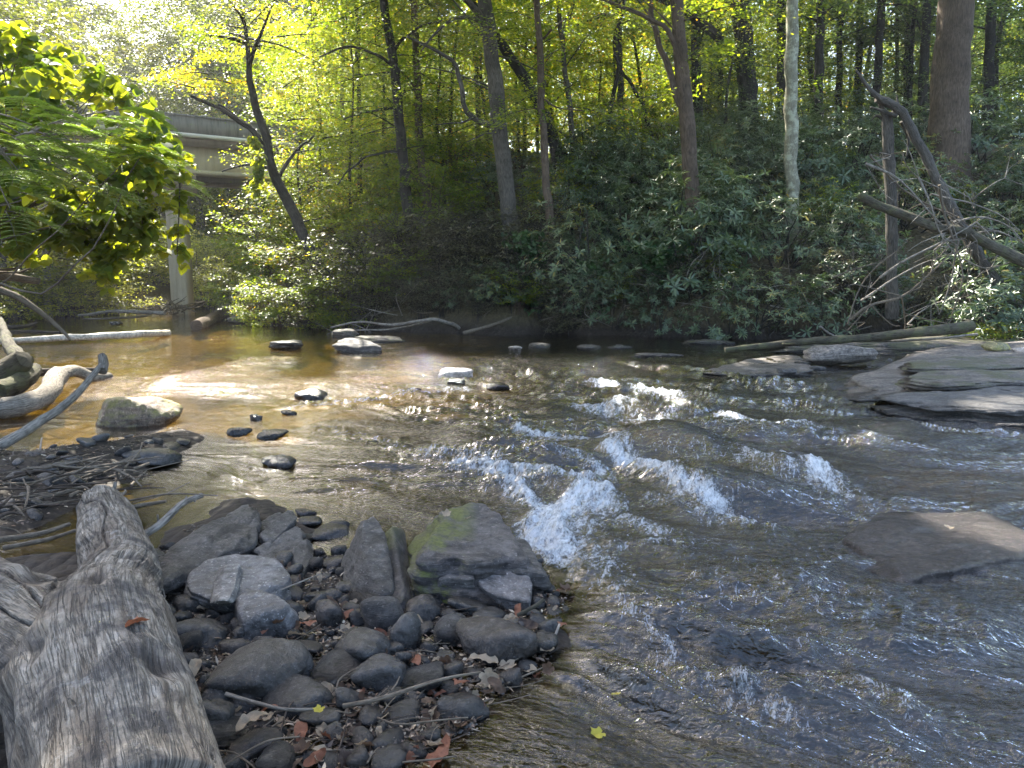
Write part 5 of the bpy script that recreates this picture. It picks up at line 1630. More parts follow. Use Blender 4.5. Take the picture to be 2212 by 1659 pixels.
fq = np.array([list(q_.vertices) for q_ in ev.polygons if len(q_.vertices) == 4])
bpy.data.objects.remove(tmp)
for _ in range(14):                                   # soften the crotch
    acc, cntv = np.zeros_like(v), np.zeros(len(v))
    for a_, b_ in ((0, 1), (1, 2), (2, 3), (3, 0)):
        np.add.at(acc, fq[:, a_], v[fq[:, b_]])
        np.add.at(cntv, fq[:, a_], 1)
        np.add.at(acc, fq[:, b_], v[fq[:, a_]])
        np.add.at(cntv, fq[:, b_], 1)
    v = .5 * v + .5 * acc / np.maximum(cntv, 1)[:, None]
best = np.full(len(v), 1e9)
al, ang, nrm, rad_ = np.zeros(len(v)), np.zeros(len(v)), np.zeros_like(v), np.zeros(len(v))
for li, (pp, rr_) in enumerate(((trunk, tr), (limb, lr))):
    pc, rc_ = smooth_path(pp, rr_, 160)
    tg = np.gradient(pc, axis=0)
    tg /= np.linalg.norm(tg, axis=1)[:, None]
    sl = np.concatenate([[0], np.cumsum(np.linalg.norm(np.diff(pc, axis=0), axis=1))])
    d2 = ((v[:, None, :] - pc[None]) ** 2).sum(2)
    k = d2.argmin(1)
    dd = np.sqrt(d2[np.arange(len(v)), k]) / rc_[k]
    rv = v - pc[k]
    rv = rv - tg[k] * (rv * tg[k]).sum(1)[:, None]
    rv /= np.linalg.norm(rv, axis=1)[:, None] + 1e-9
    side = np.cross(tg[k], [0, 0, 1.0])
    side /= np.linalg.norm(side, axis=1)[:, None]
    upv = np.cross(side, tg[k])
    a_ = np.arctan2((rv * side).sum(1), (rv * upv).sum(1))
    m_ = dd < best
    best = np.where(m_, dd, best)
    al[m_], ang[m_], nrm[m_], rad_[m_] = (sl[k] + ((v - pc[k]) * tg[k]).sum(1))[m_] + li * 7, a_[m_], rv[m_], rc_[k][m_]
w_ = ang * rad_
gr = np.stack([al * 1.6, w_ * 9 + .6 * vn(np.stack([al * 2.2, w_ * 3, 0 * al], 1), 301), 0 * al], 1)
g2 = np.stack([al * 4, w_ * 38 + 2.0 * vn(np.stack([al * 3, w_ * 5, 0 * al], 1), 305), 0 * al], 1)
lump = fbm(np.stack([al * 2.2, w_ * 4.5, 0 * al + 3], 1), 3, 302)
g3 = np.stack([al * .9 + 3, w_ * 13 + .5 * vn(np.stack([al * 2.5, w_ * 4, 0 * al], 1), 311), 0 * al], 1)
crk = np.clip(1 - np.abs(vn(g3, 303)) * 11, 0, 1) * ss(0.0, .4, vn(g3 * np.array([.9, .3, 1]) + 3, 304))
fib = fbm(g2, 3, 306)
knot = np.zeros(len(v))
for (ka, kw, kr) in [(1.05, .02, .07), (.75, -.16, .05), (1.45, .08, .05), (.45, .12, .06), (7.5, .05, .06), (.95, -.22, .09), (.6, -.30, .08)]:
    dk = np.hypot((al - ka) * .55, w_ - kw) / kr
    knot += np.exp(-(dk * 1.8) ** 2) - .55 * np.exp(-((dk - 1.1) * 2.4) ** 2)
ridge = fbm(np.stack([al * .7, w_ * 11 + 1.5 * lump, 0 * al], 1), 3, 312)
v = v + nrm * (.005 * lump + .010 * ridge - .022 * crk + .0028 * fib - .020 * knot)[:, None]
dark = np.clip(crk * 1.1 + np.clip(knot, 0, 1) * .8 + .35 * ss(.1, .8, -ridge), 0, 1)
m = Mt('weathered_grey_wood')
ga = m.attr('grain', 'Vector')
lg = m.noise(m.mapv(ga, (6, 55, 1)), 1.0, 9, 0.78, 0.5)
lg2 = m.noise(m.mapv(ga, (1.6, 9, 1)), 1.0, 6, 0.65, 0.5)
pt_ = m.noise(m.coord(), 4.5, 6, 0.65)
sp2 = m.noise(m.coord(), 60, 4, 0.7)
col = m.ramp(lg, [(0.30, (0.10, 0.086, 0.068)), (0.50, (0.24, 0.215, 0.178)), (0.70, (0.43, 0.39, 0.335))])
col = m.mix(m.ramp(lg2, [(0.46, 0.0), (0.60, 0.7)]), col, (0.085, 0.06, 0.04))
col = m.mix(m.ramp(pt_, [(0.5, 0.0), (0.60, 0.8)]), col, m.ramp(lg, [(0.35, (0.022, 0.021, 0.022)), (0.7, (0.075, 0.073, 0.075))]))
col = m.mix(m.ramp(sp2, [(0.64, 0.0), (0.70, 0.7)]), col, (0.20, 0.20, 0.13))
col = m.mix(m.ramp(sp2, [(0.28, 0.6), (0.36, 0.0)]), col, (0.04, 0.03, 0.022))
col = m.mix(m.attr('dark'), col, (0.022, 0.018, 0.015))
c1 = m.math('ABSOLUTE', m.math('SUBTRACT', m.noise(m.mapv(ga, (1.5, 22, 1)), 1.0, 4, 0.6, 0.5), 0.5))
c2 = m.math('ABSOLUTE', m.math('SUBTRACT', m.noise(m.mapv(ga, (4.0, 60, 1), (0, 0, 0.02)), 1.0, 3, 0.6, 0.4), 0.5))
ck = m.math('ADD', m.ramp(c1, [(0.004, 1.0), (0.016, 0.0)]), m.math('MULTIPLY', m.ramp(c2, [(0.006, 1.0), (0.03, 0.0)]), 0.6), True)
col = m.mix(m.math('MULTIPLY', ck, m.ramp(pt_, [(0.35, 0.8), (0.7, 0.15)])), col, (0.02, 0.016, 0.013))
blot = m.noise(m.coord(), 11, 7, 0.75)
col = m.mix(m.ramp(blot, [(0.50, 0.0), (0.60, 0.75)]), col, m.mix(0.5, col, (0.03, 0.03, 0.032)))
col = m.mix(m.ramp(blot, [(0.30, 0.8), (0.42, 0.0)]), col, (0.30, 0.29, 0.265))
hgt = m.math('SUBTRACT', m.math('ADD', m.math('MULTIPLY', lg, 0.6), m.math('MULTIPLY', sp2, 0.3)), m.math('MULTIPLY', ck, 0.6))
M_LOG = m.surf(m.n('BsdfPrincipled', {'Base Color': col, 'Roughness': 0.85, 'Specular IOR Level': 0.25, 'Normal': m.bump(hgt, 0.02)}))
b0 = np.array([trunk[3][0], trunk[3][1], 0])
me = mesh('weathered_log', v - b0, fq, M_LOG, attrs={'dark': dark, 'grain': np.stack([al, w_, 0 * al], 1)})
tag(obj('weathered_log', me, None, b0), 'huge weathered grey forked log filling the lower left corner', 'log')


# ------------------------------------------------------------------ wood lying about
def wood_thing(name, label, paths, mat, cat='log', group=None, sides=14, rough=.17, wob=.012, nf=6, n=None):
    """paths: list of (points [(px, py, Y)], start width px, end width px)"""
    mb = MB()
    b_ = None
    for pts, w0, w1 in paths:
        Q = [at(*q_) if len(q_) == 3 and q_[0] > -900 else np.array(q_) for q_ in pts]
        Ys = [q_[1] for q_ in Q]
        rr_ = np.linspace(w0, w1, len(Q)) * np.array([mpp(y_) for y_ in Ys]) / 2
        tube(mb, Q, rr_, sides if w0 > 5 else 6, n, rough, wob=wob, nf=nf)
        b_ = Q[0] if b_ is None else b_
    o = obj(name, mb.build(name, BARK[mat] if isinstance(mat, str) else mat, b_), None, b_)
    return tag(o, label, cat, group)


def gy_(px, py, z=0.0):
    return (px, py, float(G(px, py, z)[1]))


# left edge: logs in the pool
wood_thing('pool_log', 'pale sunlit sawn log lying in the pool at the left edge', [([gy_(-60, 885, .1), gy_(20, 880, .12), gy_(70, 868, .12), gy_(105, 845, .15), gy_(125, 812, .2)], 48, 40)], 'dead')
wood_thing('pool_log', 'pale log stub running right from the sawn log toward the pole end', [([gy_(120, 808, .22), gy_(165, 802, .17), gy_(200, 815, .06), gy_(235, 812, .02)], 30, 18)], 'dead')
wood_thing('pool_log', 'dark sodden log lying behind the pale logs in the pool', [([gy_(20, 815, .12), gy_(100, 803, .12), gy_(205, 800, .06)], 20, 14)], 'wet')
wood_thing('root_stump', 'gnarled root stump with a curved stem at the left edge of the pool', [([gy_(-40, 830, .15), gy_(20, 800, .3), gy_(50, 775, .45)], 80, 40), ([gy_(50, 780, .4), gy_(22, 752, .5), gy_(12, 720, .6), gy_(2, 690, .7)], 34, 12), ([gy_(-10, 850, .1), gy_(40, 830, .15), gy_(70, 800, .25)], 50, 40)], 'mossy', 'stump', rough=.25)
wood_thing('pole', 'long bleached pole with a knobbed end slanting over the pool at the left', [([(-40, 985, 6.1), (60, 930, 6.35), (130, 880, 6.6), (190, 826, 6.9), (222, 790, 7.05)], 24, 12), ([(222, 800, 7.02), (226, 785, 7.08), (222, 768, 7.15)], 24, 18)], 'dead', 'branch')
wood_thing('branch', 'thick dead branch reaching in from the left edge, upper one', [([(-60, 585, 8.5), (20, 598, 8.5), (85, 606, 8.5)], 20, 14)], 'stick', 'branch')
wood_thing('branch', 'curved dead branch drooping from the left edge to the water', [([(-60, 610, 8.0), (30, 635, 8.0), (80, 670, 8.0), (125, 705, 8.0), (140, 718, 8.0), (152, 732, 8.0)], 16, 5)], 'stick', 'branch')
wood_thing('twig', 'thin bent twig standing in the heap below the pole', [([(60, 1050, 5.6), (85, 1000, 5.7), (95, 945, 5.9)], 9, 3), ([(95, 985, 5.8), (118, 1000, 5.75)], 3, 2)], 'dead', 'twig')
wood_thing('pool_log', 'long white sunlit log lying across the far pool at the left', [([gy_(-60, 740, .08), gy_(80, 733, .1), gy_(200, 727, .12), gy_(300, 722, .14), gy_(362, 720, .06)], 14, 15)], rock_mat('white_wood', (.42, .36, .28), (.62, .56, .46)), rough=.2)
wood_thing('pool_log', 'dark log end pointing right at the left edge of the far pool', [([gy_(-40, 706, .1), gy_(50, 705, .12), (78, 697, 22)], 10, 6)], 'wet')
wood_thing('pool_log', 'dark low log in front of the long white log', [([gy_(-20, 720, .03), gy_(60, 716, .03), gy_(130, 718, .02)], 10, 5)], 'wet')
wood_thing('bank_log', 'pale thin log stretched along the far bank left of the column', [([gy_(170, 682, .15), gy_(260, 672, .3), gy_(355, 676, .25)], 6, 9)], 'dead')
wood_thing('bank_log', 'second thin log on the far bank left of the column', [([gy_(180, 690, .05), gy_(300, 684, .1), gy_(330, 676, .2)], 5, 5)], 'stick')
wood_thing('bank_log', 'pale sloping log resting on the bank right of the bridge column', [([gy_(425, 704, .1), (480, 678, 24), (545, 645, 24.5)], 26, 22)], 'brown')
# debris caught at the column
for i in range(26):
    a0 = COL + np.array([R.normal(.1, .55), -R.uniform(.2, .9), R.uniform(.0, .25)])
    az = R.normal(0, .7) + (0 if R.uniform() < .5 else math.pi)
    ln = R.uniform(.5, 1.5)
    e = a0 + np.array([math.cos(az) * ln, math.sin(az) * ln * .4, R.uniform(-.05, .55)])
    mb = MB()
    tube(mb, [a0, a0 * .5 + e * .5 + R.normal(0, .06, 3), e], [.03, .022, .008], 5, 8, .1)
    tag(obj('driftwood_stick', mb.build('driftwood_stick', BARK['stick'], a0), None, a0), 'grey stick jammed in the debris heap at the foot of the bridge column', 'stick', 'sticks in the debris heap at the column')

# the heap of driftwood sticks at the left
HS = [(((0, 1065), (110, 1040), (240, 1010), (300, 985)), 16, 'thickest grey branch lying along the driftwood heap'), (((60, 1085), (180, 1050), (320, 1000)), 12, 'second long branch along the front of the driftwood heap'),
      (((0, 1165), (90, 1150), (150, 1130)), 14, 'brown stick at the left edge just above the forked log'), (((10, 1185), (90, 1168), (165, 1140)), 12, 'lower brown stick running behind the forked log'),
      (((255, 1097), (300, 1090), (362, 1083)), 12, 'dark stick in the water behind the forked log end')]
for pts, w0, lab in HS:
    wood_thing('driftwood_stick', lab, [([gy_(a_, b_, .06 + .02 * i) for i, (a_, b_) in enumerate(pts)], w0, w0 * .6)], 'stick', 'stick')
wood_thing('driftwood_stick', 'short upright pale stake standing behind the forked log end', [([gy_(240, 1088, .0), (243, 1060, 4.5), (247, 1040, 4.5)], 10, 7)], 'dead', 'stick')
wood_thing('branch', 'bleached forked branch pointing up right behind the forked log', [([(300, 1160, 3.9), (350, 1130, 4.0), (395, 1090, 4.15), (438, 1072, 4.25)], 18, 11), ([(395, 1092, 4.15), (405, 1075, 4.2)], 7, 3), ([(420, 1078, 4.2), (432, 1062, 4.25)], 7, 3), ([(345, 1130, 4.0), (343, 1108, 4.0)], 6, 4)], 'dead', 'branch')
for i in range(66):
    px, py = R.uniform(-60, 290), R.uniform(1000, 1140)
    if py > 1135 - px * .45:
        py = 1000 + R.uniform(0, 90)
    a0 = G(px, py, .10 + R.uniform(0, .18))
    az = R.normal(.35, .95)
    ln = R.uniform(.12, .5)
    e = a0 + np.array([math.cos(az) * ln, math.sin(az) * ln, R.uniform(-.05, .08)])
    mb = MB()
    r0 = R.choice([.004, .006, .010])
    tube(mb, [a0, a0 * .5 + e * .5 + R.normal(0, .015, 3), e], [r0, r0 * .9, r0 * .5], 5, 8, .1)
    tag(obj('driftwood_stick', mb.build('driftwood_stick', BARK['stick' if i % 3 else 'wet'], a0), None, a0), 'thin stick tangled in the driftwood heap at the left', 'stick', 'thin sticks in the driftwood heap')

# wood on the far bank and at the right
wood_thing('branch', 'pale curved branch lying over the dark bank in the centre', [([gy_(715, 708, .15), gy_(780, 695, .3), gy_(850, 702, .25), gy_(930, 690, .4), gy_(975, 700, .25), gy_(998, 714, .05)], 4, 10), ([gy_(720, 716, .08), gy_(850, 710, .15), gy_(930, 694, .35)], 3, 5)], 'dead', 'branch')
wood_thing('branch', 'dark branch slanting down to the water right of the pale curved one', [([gy_(1000, 720, .05), (1060, 703, 18.4), (1115, 682, 18.8)], 8, 6)], 'stick', 'branch')
wood_thing('long_log', 'long slim mossy log lying on the ledges of the right bank', [([gy_(1566, 757, .12), gy_(1660, 745, .22), gy_(1750, 737, .3), gy_(1900, 727, .4), gy_(2000, 717, .5), gy_(2098, 703, .6)], 11, 25), ([gy_(1690, 742, .26), gy_(1720, 741, .3)], 5, 5)], 'mossy')
wood_thing('branch', 'thin pale branch arching along the foot of the long log', [([gy_(1770, 706, .6), gy_(1810, 728, .35), gy_(1900, 738, .3), gy_(2000, 733, .35), gy_(2110, 722, .4)], 4, 6)], 'dead', 'branch')
SNAG = 16.8
wood_thing('broken_snag', 'broken dead tree hinged at its splintered top and leaning down to the right', [
    ([(1925, 690, SNAG), (1926, 560, SNAG), (1924, 400, SNAG), (1915, 250, SNAG)], 25, 22),
    ([(1850, 152, SNAG - .3), (1880, 195, SNAG - .3), (1910, 220, SNAG - .2)], 4, 16),
    ([(1895, 212, SNAG - .2), (1945, 240, SNAG - .2), (1990, 320, SNAG - .3), (2040, 420, SNAG - .5), (2100, 530, SNAG - .8), (2160, 620, SNAG - 1.0), (2215, 690, SNAG - 1.2)], 17, 23),
    ([(1880, 232, SNAG - .25), (1910, 240, SNAG - .25), (1935, 250, SNAG - .2)], 4, 9), ([(1920, 262, SNAG), (1905, 235, SNAG), (1900, 215, SNAG)], 16, 5), ([(1930, 250, SNAG), (1938, 228, SNAG), (1936, 205, SNAG)], 12, 2), ([(1915, 262, SNAG), (1893, 250, SNAG), (1880, 262, SNAG)], 8, 1.5), ([(1948, 262, SNAG), (1962, 300, SNAG + .1), (1958, 340, SNAG + .1)], 9, 2)], 'grey', 'tree', rough=.28)
wood_thing('fallen_tree', 'mossy fallen trunk sloping down to the right across the snag', [([(1858, 421, 15.6), (1900, 446, 15.5), (1960, 468, 15.4), (2020, 492, 15.3), (2080, 500, 15.2), (2130, 525, 15.1), (2260, 590, 14.8)], 17, 24), ([(2000, 478, 15.3), (2025, 470, 15.3), (2038, 445, 15.3)], 10, 4)], 'mossy')
TW = [([(1880, 335), (1940, 400), (2000, 440), (2060, 470), (2110, 520)], 5), ([(1870, 355), (1940, 385), (2010, 460), (2050, 500)], 6), ([(1985, 385), (2010, 440), (2030, 500), (2070, 560)], 5), ([(2030, 400), (2040, 460), (2060, 520), (2080, 600), (2050, 700)], 6),
      ([(2060, 480), (2120, 470), (2180, 490), (2215, 530)], 5), ([(2080, 510), (2150, 500), (2200, 520)], 6), ([(1990, 440), (2070, 470), (2120, 520), (2150, 600)], 4), ([(1900, 600), (1960, 560), (2040, 520), (2110, 480)], 6),
      ([(2010, 420), (2100, 440), (2170, 470), (2212, 510)], 4), ([(1840, 690), (1880, 660), (1950, 640), (2010, 590), (2060, 540)], 7), ([(1860, 650), (1920, 610), (1990, 570), (2050, 550)], 5), ([(2070, 520), (2055, 600), (2030, 680)], 5),
      ([(1800, 600), (1850, 580), (1900, 570)], 4), ([(2080, 560), (2130, 580), (2200, 560)], 4), ([(2100, 430), (2140, 400), (2170, 385)], 4), ([(1950, 330), (1960, 360), (2000, 400)], 3), ([(1960, 700), (2010, 660), (2090, 640)], 4), ([(2100, 540), (2090, 620), (2110, 690)], 4),
      ([(1830, 700), (1850, 640), (1880, 590), (1940, 540)], 4), ([(2020, 540), (2070, 500), (2120, 490), (2160, 540)], 5)]
for i, (pts, w0) in enumerate(TW):
    Y0 = 15.2 + R.uniform(-.5, .6)
    P_ = [(a_, b_, Y0 + R.normal(0, .12)) for a_, b_ in pts]
    br = [(P_, w0, w0 * .35)]
    for _ in range(5):
        k = int(R.integers(0, len(P_)))
        q_ = P_[k]
        q2 = (q_[0] + R.normal(0, 35), q_[1] + R.normal(0, 35), q_[2] + R.normal(0, .2))
        q3 = (q2[0] + R.normal(0, 22), q2[1] + R.normal(5, 22), q2[2])
        br.append(([q_, q2, q3], w0 * .45, 1.0))
    wood_thing('dead_branch', 'bare pale branch in the tangle hanging around the fallen trunk', br, 'dead' if i % 3 else 'stick', 'branch', 'bare branches tangled around the fallen trunk', n=10)
for i in range(44):
    px = R.uniform(690, 1900)
    Y0 = np.interp(px, [690, 1200, 1900], [19.4, 18.4, 17.2]) + R.uniform(-.1, .9)
    q_ = ground_at(px, Y0) + np.array([0, 0, R.uniform(.0, .5)])
    e = q_ + np.array([R.normal(0, .9), R.uniform(-.6, .3), R.uniform(-.2, .9)])
    mb = MB()
    tube(mb, [q_, q_ * .5 + e * .5 + R.normal(0, .12, 3), e], [.016, .011, .004], 5, 9, .1)
    k = R.normal(0, .3, 3)
    tube(mb, [q_ * .5 + e * .5, e + k], [.008, .003], 4, 5, 0)
    tag(obj('dead_twig', mb.build('dead_twig', BARK['stick' if i % 2 else 'dead'], q_), None, q_), 'bare twig sticking out of the shaded bank above the water', 'twig', 'bare twigs along the shaded bank')

# ------------------------------------------------------------------ twigs and leaves on the bar
wood_thing('twig', 'long straight twig across the lower bar from the left to the heart shaped stone', [([gy_(735, 1520, .05), gy_(840, 1500, .08), gy_(960, 1470, .1), gy_(1040, 1455, .08)], 11, 5)], 'stick', 'twig')
wood_thing('twig', 'curved grey twig lying over the cigar shaped cobble', [([gy_(490, 1497, .14), gy_(550, 1515, .13), gy_(620, 1532, .12), gy_(690, 1533, .10)], 10, 7)], 'dead', 'twig')
wood_thing('twig', 'pale twig standing in the water right of the heart shaped stone', [([gy_(1185, 1412, -.02), gy_(1195, 1385, .02), gy_(1209, 1350, .06)], 8, 6)], 'dead', 'twig')
wood_thing('twig', 'thin arched twig near the bottom by the long tilted cobble', [([gy_(480, 1650, .10), gy_(570, 1600, .14), gy_(650, 1590, .08)], 5, 4)], 'stick', 'twig')
wood_thing('twig', 'long thin curved twig in front of the dark flat cobble', [([gy_(800, 1545, .03), gy_(860, 1565, .05), gy_(940, 1560, .06), gy_(1005, 1555, .04)], 6, 4)], 'stick', 'twig')
wood_thing('twig', 'thin bent twig on the slate beside the log', [([gy_(325, 1215, .12), gy_(345, 1250, .13), gy_(355, 1290, .1)], 4, 3)], 'dead', 'twig')
wood_thing('twig', 'pale twig poking over the edge of the large flat slab', [([gy_(600, 1275, .1), gy_(650, 1255, .12), gy_(690, 1240, .1)], 4, 3)], 'dead', 'twig')
wood_thing('twig', 'short mossy twig at the water edge under the angular slab', [([gy_(1120, 1335, .02), gy_(1160, 1312, .07), gy_(1175, 1298, .09)], 10, 7)], 'mossy', 'twig')
cnt = 0
while cnt < 110:
    px, py = R.uniform(400, 1180), R.uniform(1250, 1659)
    if R.uniform() > .2 + .8 * ss(1380, 1560, py):
        continue
    q_ = G(px, py, .02)
    if poly_sd(bp, np.array([q_[0]]), np.array([q_[1]]))[0] > .05:
        continue
    q_[2] = max(.004, hz(q_[0], q_[1])) + R.uniform(0, .025)
    az = R.normal(.5, .7)
    ln = R.uniform(.06, .26)
    e = q_ + np.array([math.cos(az) * ln, math.sin(az) * ln, R.uniform(-.01, .03)])
    mb = MB()
    r0 = R.choice([.0015, .0022, .0035])
    tube(mb, [q_, q_ * .5 + e * .5 + R.normal(0, .012, 3), e], [r0, r0, r0 * .6], 5, 7, .1)
    tag(obj('twig', mb.build('twig', BARK['stick' if cnt % 2 else 'wet'], q_), None, q_), 'small broken twig strewn among the wet stones of the bar', 'twig', 'small twigs strewn over the bar')
    cnt += 1


def fallen_mat(name, a, b):
    m = Mt(name)
    n_ = m.noise(m.coord(), 26, 5, .6)
    c_ = m.ramp(n_, [(.3, a), (.7, b)])
    bs = m.n('BsdfPrincipled', {'Base Color': c_, 'Roughness': .55, 'Normal': m.bump(n_, .004)})
    t_ = m.n('BsdfTranslucent', {'Color': c_})
    return m.surf(m.n('MixShader', {0: .25, 1: bs.outputs[0], 2: t_.outputs[0]}))


FM = [fallen_mat('brown_fallen_leaf', (.07, .04, .025), (.16, .095, .055)), fallen_mat('tan_fallen_leaf', (.24, .18, .12), (.42, .34, .24)), fallen_mat('rust_fallen_leaf', (.16, .055, .03), (.30, .12, .06)),
      fallen_mat('dark_fallen_leaf', (.03, .018, .014), (.08, .05, .035)), fallen_mat('yellow_fallen_leaf', (.40, .34, .03), (.58, .50, .06)), fallen_mat('orange_fallen_leaf', (.42, .17, .03), (.58, .28, .06))]


def leaf_mesh(seed, mat, lobed):
    rs = np.random.default_rng(seed)
    na, nr = 28, 5
    a_ = np.linspace(0, 2 * np.pi, na, endpoint=False)
    if lobed:
        rim = .62 + .30 * np.abs(np.cos(2.5 * a_)) ** 1.2 + .06 * np.cos(11 * a_)
    else:
        rim = 1 / np.sqrt((np.cos(a_)) ** 2 + (np.sin(a_) / .52) ** 2) * (1 + .15 * np.cos(a_) ** 8)
    v_ = [[0, 0, 0]]
    for k in range(1, nr + 1):
        f_ = k / nr
        for i in range(na):
            x_, y_ = rim[i] * f_ * math.cos(a_[i]), rim[i] * f_ * math.sin(a_[i])
            v_.append([x_, y_, 0])
    v_ = np.array(v_)
    cu = rs.uniform(-.35, .6)
    v_[:, 2] = cu * v_[:, 1] ** 2 + rs.uniform(-.2, .5) * v_[:, 0] ** 2 + .22 * np.abs(v_[:, 1]) + .16 * fbm(v_ * 2.4 + seed, 2, seed)
    f3 = [[0, 1 + i, 1 + (i + 1) % na] for i in range(na)]
    f4 = [[1 + k * na + i, 1 + (k + 1) * na + i, 1 + (k + 1) * na + (i + 1) % na, 1 + k * na + (i + 1) % na] for k in range(nr - 1) for i in range(na)]
    return mesh('fallen_leaf', v_, [np.array(f3), np.array(f4)], mat)


LM = [[leaf_mesh(900 + i * 7 + j, FM[i], j % 2) for j in range(3)] for i in range(6)]


def drop_leaf(px, py, size, mi, label, z=None, group=None, tilt=.25):
    q_ = G(px, py, .02 if z is None else z)
    if z is None:
        q_[2] = max(.004, hz(q_[0], q_[1])) + R.uniform(.004, .03)
    o = obj('fallen_leaf', LM[mi][int(R.integers(3))], None, q_, (R.normal(0, tilt), R.normal(0, tilt), R.uniform(0, 6.28)), (size, size, size))
    return tag(o, label, 'leaf', group)


for a_ in [(277, 1355, .058, 2, 'rusty curled leaf lying on top of the grey forked log', .52), (233, 1347, .025, 4, 'small yellow green leaf on the grey forked log', .53), (688, 1533, .022, 4, 'bright yellow leaf on the dark oval cobble', .12),
           (815, 1260, .035, 5, 'orange leaf standing at the foot of the narrow tilted slab', .06), (995, 1472, .035, 2, 'rust red leaf below the heart shaped stone', .05), (545, 1552, .05, 1, 'pale wrinkled leaf near the long tilted cobble', .10),
           (475, 1315, .035, 1, 'tan curled leaf between the blue grey cobble and the slab', .05), (420, 1440, .04, 1, 'tan leaf caught against the log', .10), (575, 1350, .045, 2, 'red brown leaf heap leaf in the middle of the bar', .05),
           (600, 1345, .04, 0, 'brown leaf propped beside the red brown one', .06), (665, 1345, .04, 2, 'red brown leaf left of the round cobble', .05), (735, 1380, .032, 1, 'curled tan leaf beside the scarred cobble', .06),
           (860, 1240, .03, 1, 'pale leaf under the narrow tilted slab', .03), (895, 1425, .045, 2, 'dark red leaf under the upright angular cobble', .04), (1095, 1442, .045, 1, 'tan leaf under the heart shaped stone', .03),
           (1045, 1425, .05, 1, 'long curled leaf under the front of the heart shaped stone', .05), (1200, 1280, .035, 2, 'rust leaf at the downstream tip of the bar', .02), (1240, 1270, .04, 1, 'pale wet leaf at the downstream tip of the bar', .015),
           (1290, 1585, .03, 4, 'yellow leaf adrift in the water at the bottom right of the bar', .012), (1330, 1500, .02, 4, 'lime leaf adrift in the water right of the bar', .012), (965, 1110, .03, 1, 'pale leaf on top of the mossy rock', .27),
           (940, 1640, .07, 2, 'broad rust coloured leaf under shallow water at the bottom', .01), (1010, 1120, .02, 1, 'little leaf on the flat of the mossy rock', .26), (2050, 1140, .03, 1, 'pale leaf stuck to the wet flat slab', .06)]:
    drop_leaf(*a_[:5], z=a_[5])
cnt = 0
while cnt < 230:
    px, py = R.uniform(380, 1240), R.uniform(1230, 1659)
    q_ = G(px, py, .02)
    if poly_sd(bp, np.array([q_[0]]), np.array([q_[1]]))[0] > .06:
        continue
    if any((q_[0] - a_) ** 2 + (q_[1] - b_) ** 2 < (c_ * .75) ** 2 for a_, b_, c_ in occ[:62]) and R.uniform() < .9:
        continue
    mi = int(R.choice([0, 1, 1, 2, 3, 0, 1]))
    drop_leaf(px, py, R.uniform(.016, .042), mi, ['brown fallen leaf in the wet litter between the stones', 'tan fallen leaf in the wet litter between the stones', 'rust fallen leaf in the wet litter between the stones', 'blackened wet leaf in the litter between the stones'][mi],
              None, ['brown leaves in the litter', 'tan leaves in the litter', 'rust leaves in the litter', 'blackened leaves in the litter'][mi], .45)
    cnt += 1
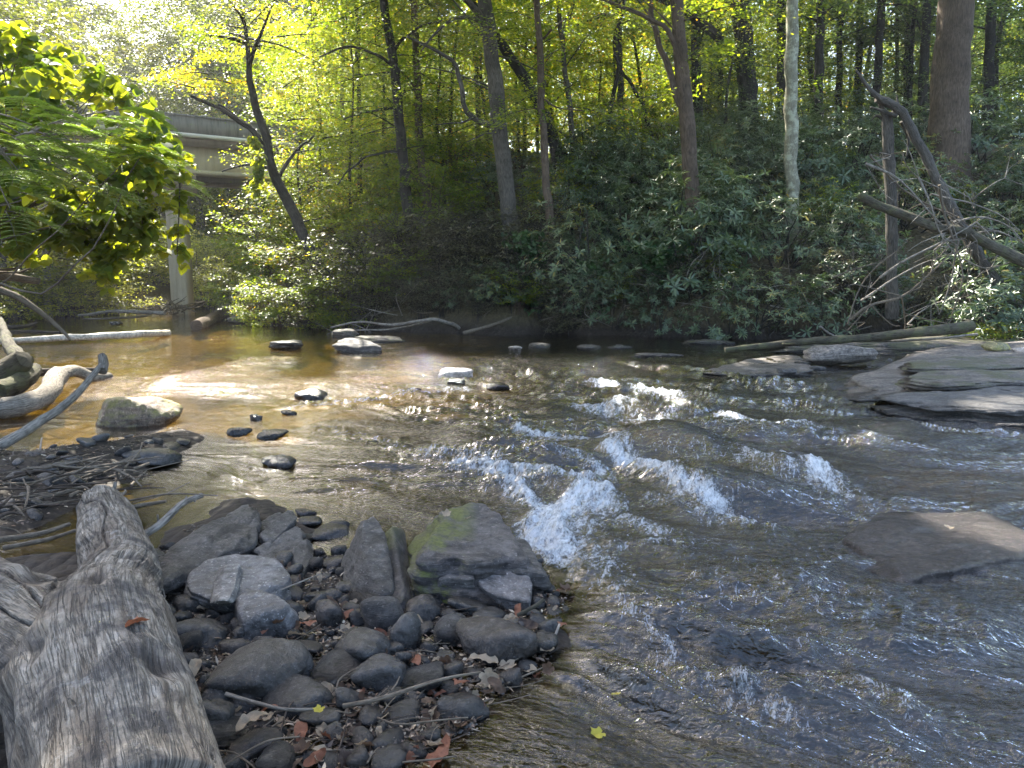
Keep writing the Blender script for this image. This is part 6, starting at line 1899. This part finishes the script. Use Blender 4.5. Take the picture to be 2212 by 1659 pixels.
# loose grit, chips and leaf crumbs over the bar: nobody could count them
mb = MB()
n = 9000
px, py = R.uniform(300, 1240, n), R.uniform(1150, 1690, n)
P = np.array([G(a_, b_, 0) for a_, b_ in zip(px, py)])
P = P[poly_sd(bp, P[:, 0], P[:, 1]) < .04]
P[:, 2] = height(P[:, 0], P[:, 1]) + .002
dv, df = ico(1)
for mi_ in range(3):
    pass
sz = R.uniform(.002, .009, len(P))
vv = (dv[None] * sz[:, None, None] * np.array([1.2, 1, .6]) * R.uniform(.7, 1.3, (len(P), 1, 3)) + P[:, None]).reshape(-1, 3)
ffc = (df[None] + (np.arange(len(P)) * len(dv))[:, None, None]).reshape(-1, 3)
m = Mt('mixed_grit')
c_ = m.ramp(m.attr('tint'), [(0, (.03, .028, .026)), (.5, (.09, .08, .07)), (.8, (.16, .11, .07)), (1, (.32, .28, .22))])
M_GRIT = m.surf(m.n('BsdfPrincipled', {'Base Color': c_, 'Roughness': .45}))
tag(obj('gravel', mesh('gravel', vv, ffc, M_GRIT, attrs={'tint': np.repeat(R.uniform(0, 1, len(P)), len(dv))})), kind='stuff')
mb = MB()
n = 10500
px, py = R.uniform(300, 1240, n), R.uniform(1230, 1690, n)
k_ = n // 4
px[:k_], py[:k_] = R.uniform(-60, 430, k_), R.uniform(930, 1150, k_)
P = np.array([G(a_, b_, 0) for a_, b_ in zip(px, py)])
P = P[np.minimum(poly_sd(bp, P[:, 0], P[:, 1]), poly_sd(pp_, P[:, 0], P[:, 1])) < .03]
P[:, 2] = np.maximum(height(P[:, 0], P[:, 1]), 0) + R.uniform(.002, .014, len(P))
put_leaves(mb, P, frames(len(P), .6, 0), R.uniform(.012, .045, len(P)), R.uniform(.003, .016, len(P)), T_RHOMB)
m = Mt('leaf_crumbs')
c_ = m.ramp(m.attr('tint'), [(0, (.02, .014, .010)), (.4, (.08, .052, .035)), (.7, (.19, .12, .075)), (1, (.46, .38, .27))])
tag(obj('litter', mb.build('litter', m.surf(m.n('BsdfPrincipled', {'Base Color': c_, 'Roughness': .5})))), kind='stuff')

# ------------------------------------------------------------------ air
v_, f_ = [], []
hx0, hx1, hy0, hy1, hz0, hz1 = -170, 170, -20, 160, -3, 34
v_ = [(x_, y_, z_) for z_ in (hz0, hz1) for y_ in (hy0, hy1) for x_ in (hx0, hx1)]
f_ = [[0, 2, 3, 1], [4, 5, 7, 6], [0, 1, 5, 4], [2, 6, 7, 3], [0, 4, 6, 2], [1, 3, 7, 5]]
m = Mt('hazy_air')
pv = m.n('VolumePrincipled', {'Color': (0.93, 0.96, 1.0, 1), 'Density': HAZE, 'Anisotropy': 0.55})
m.t.links.new(pv.outputs[0], m.out.inputs['Volume'])
tag(obj('haze', mesh('haze', v_, np.array(f_), m.m, smooth=False)), kind='stuff')
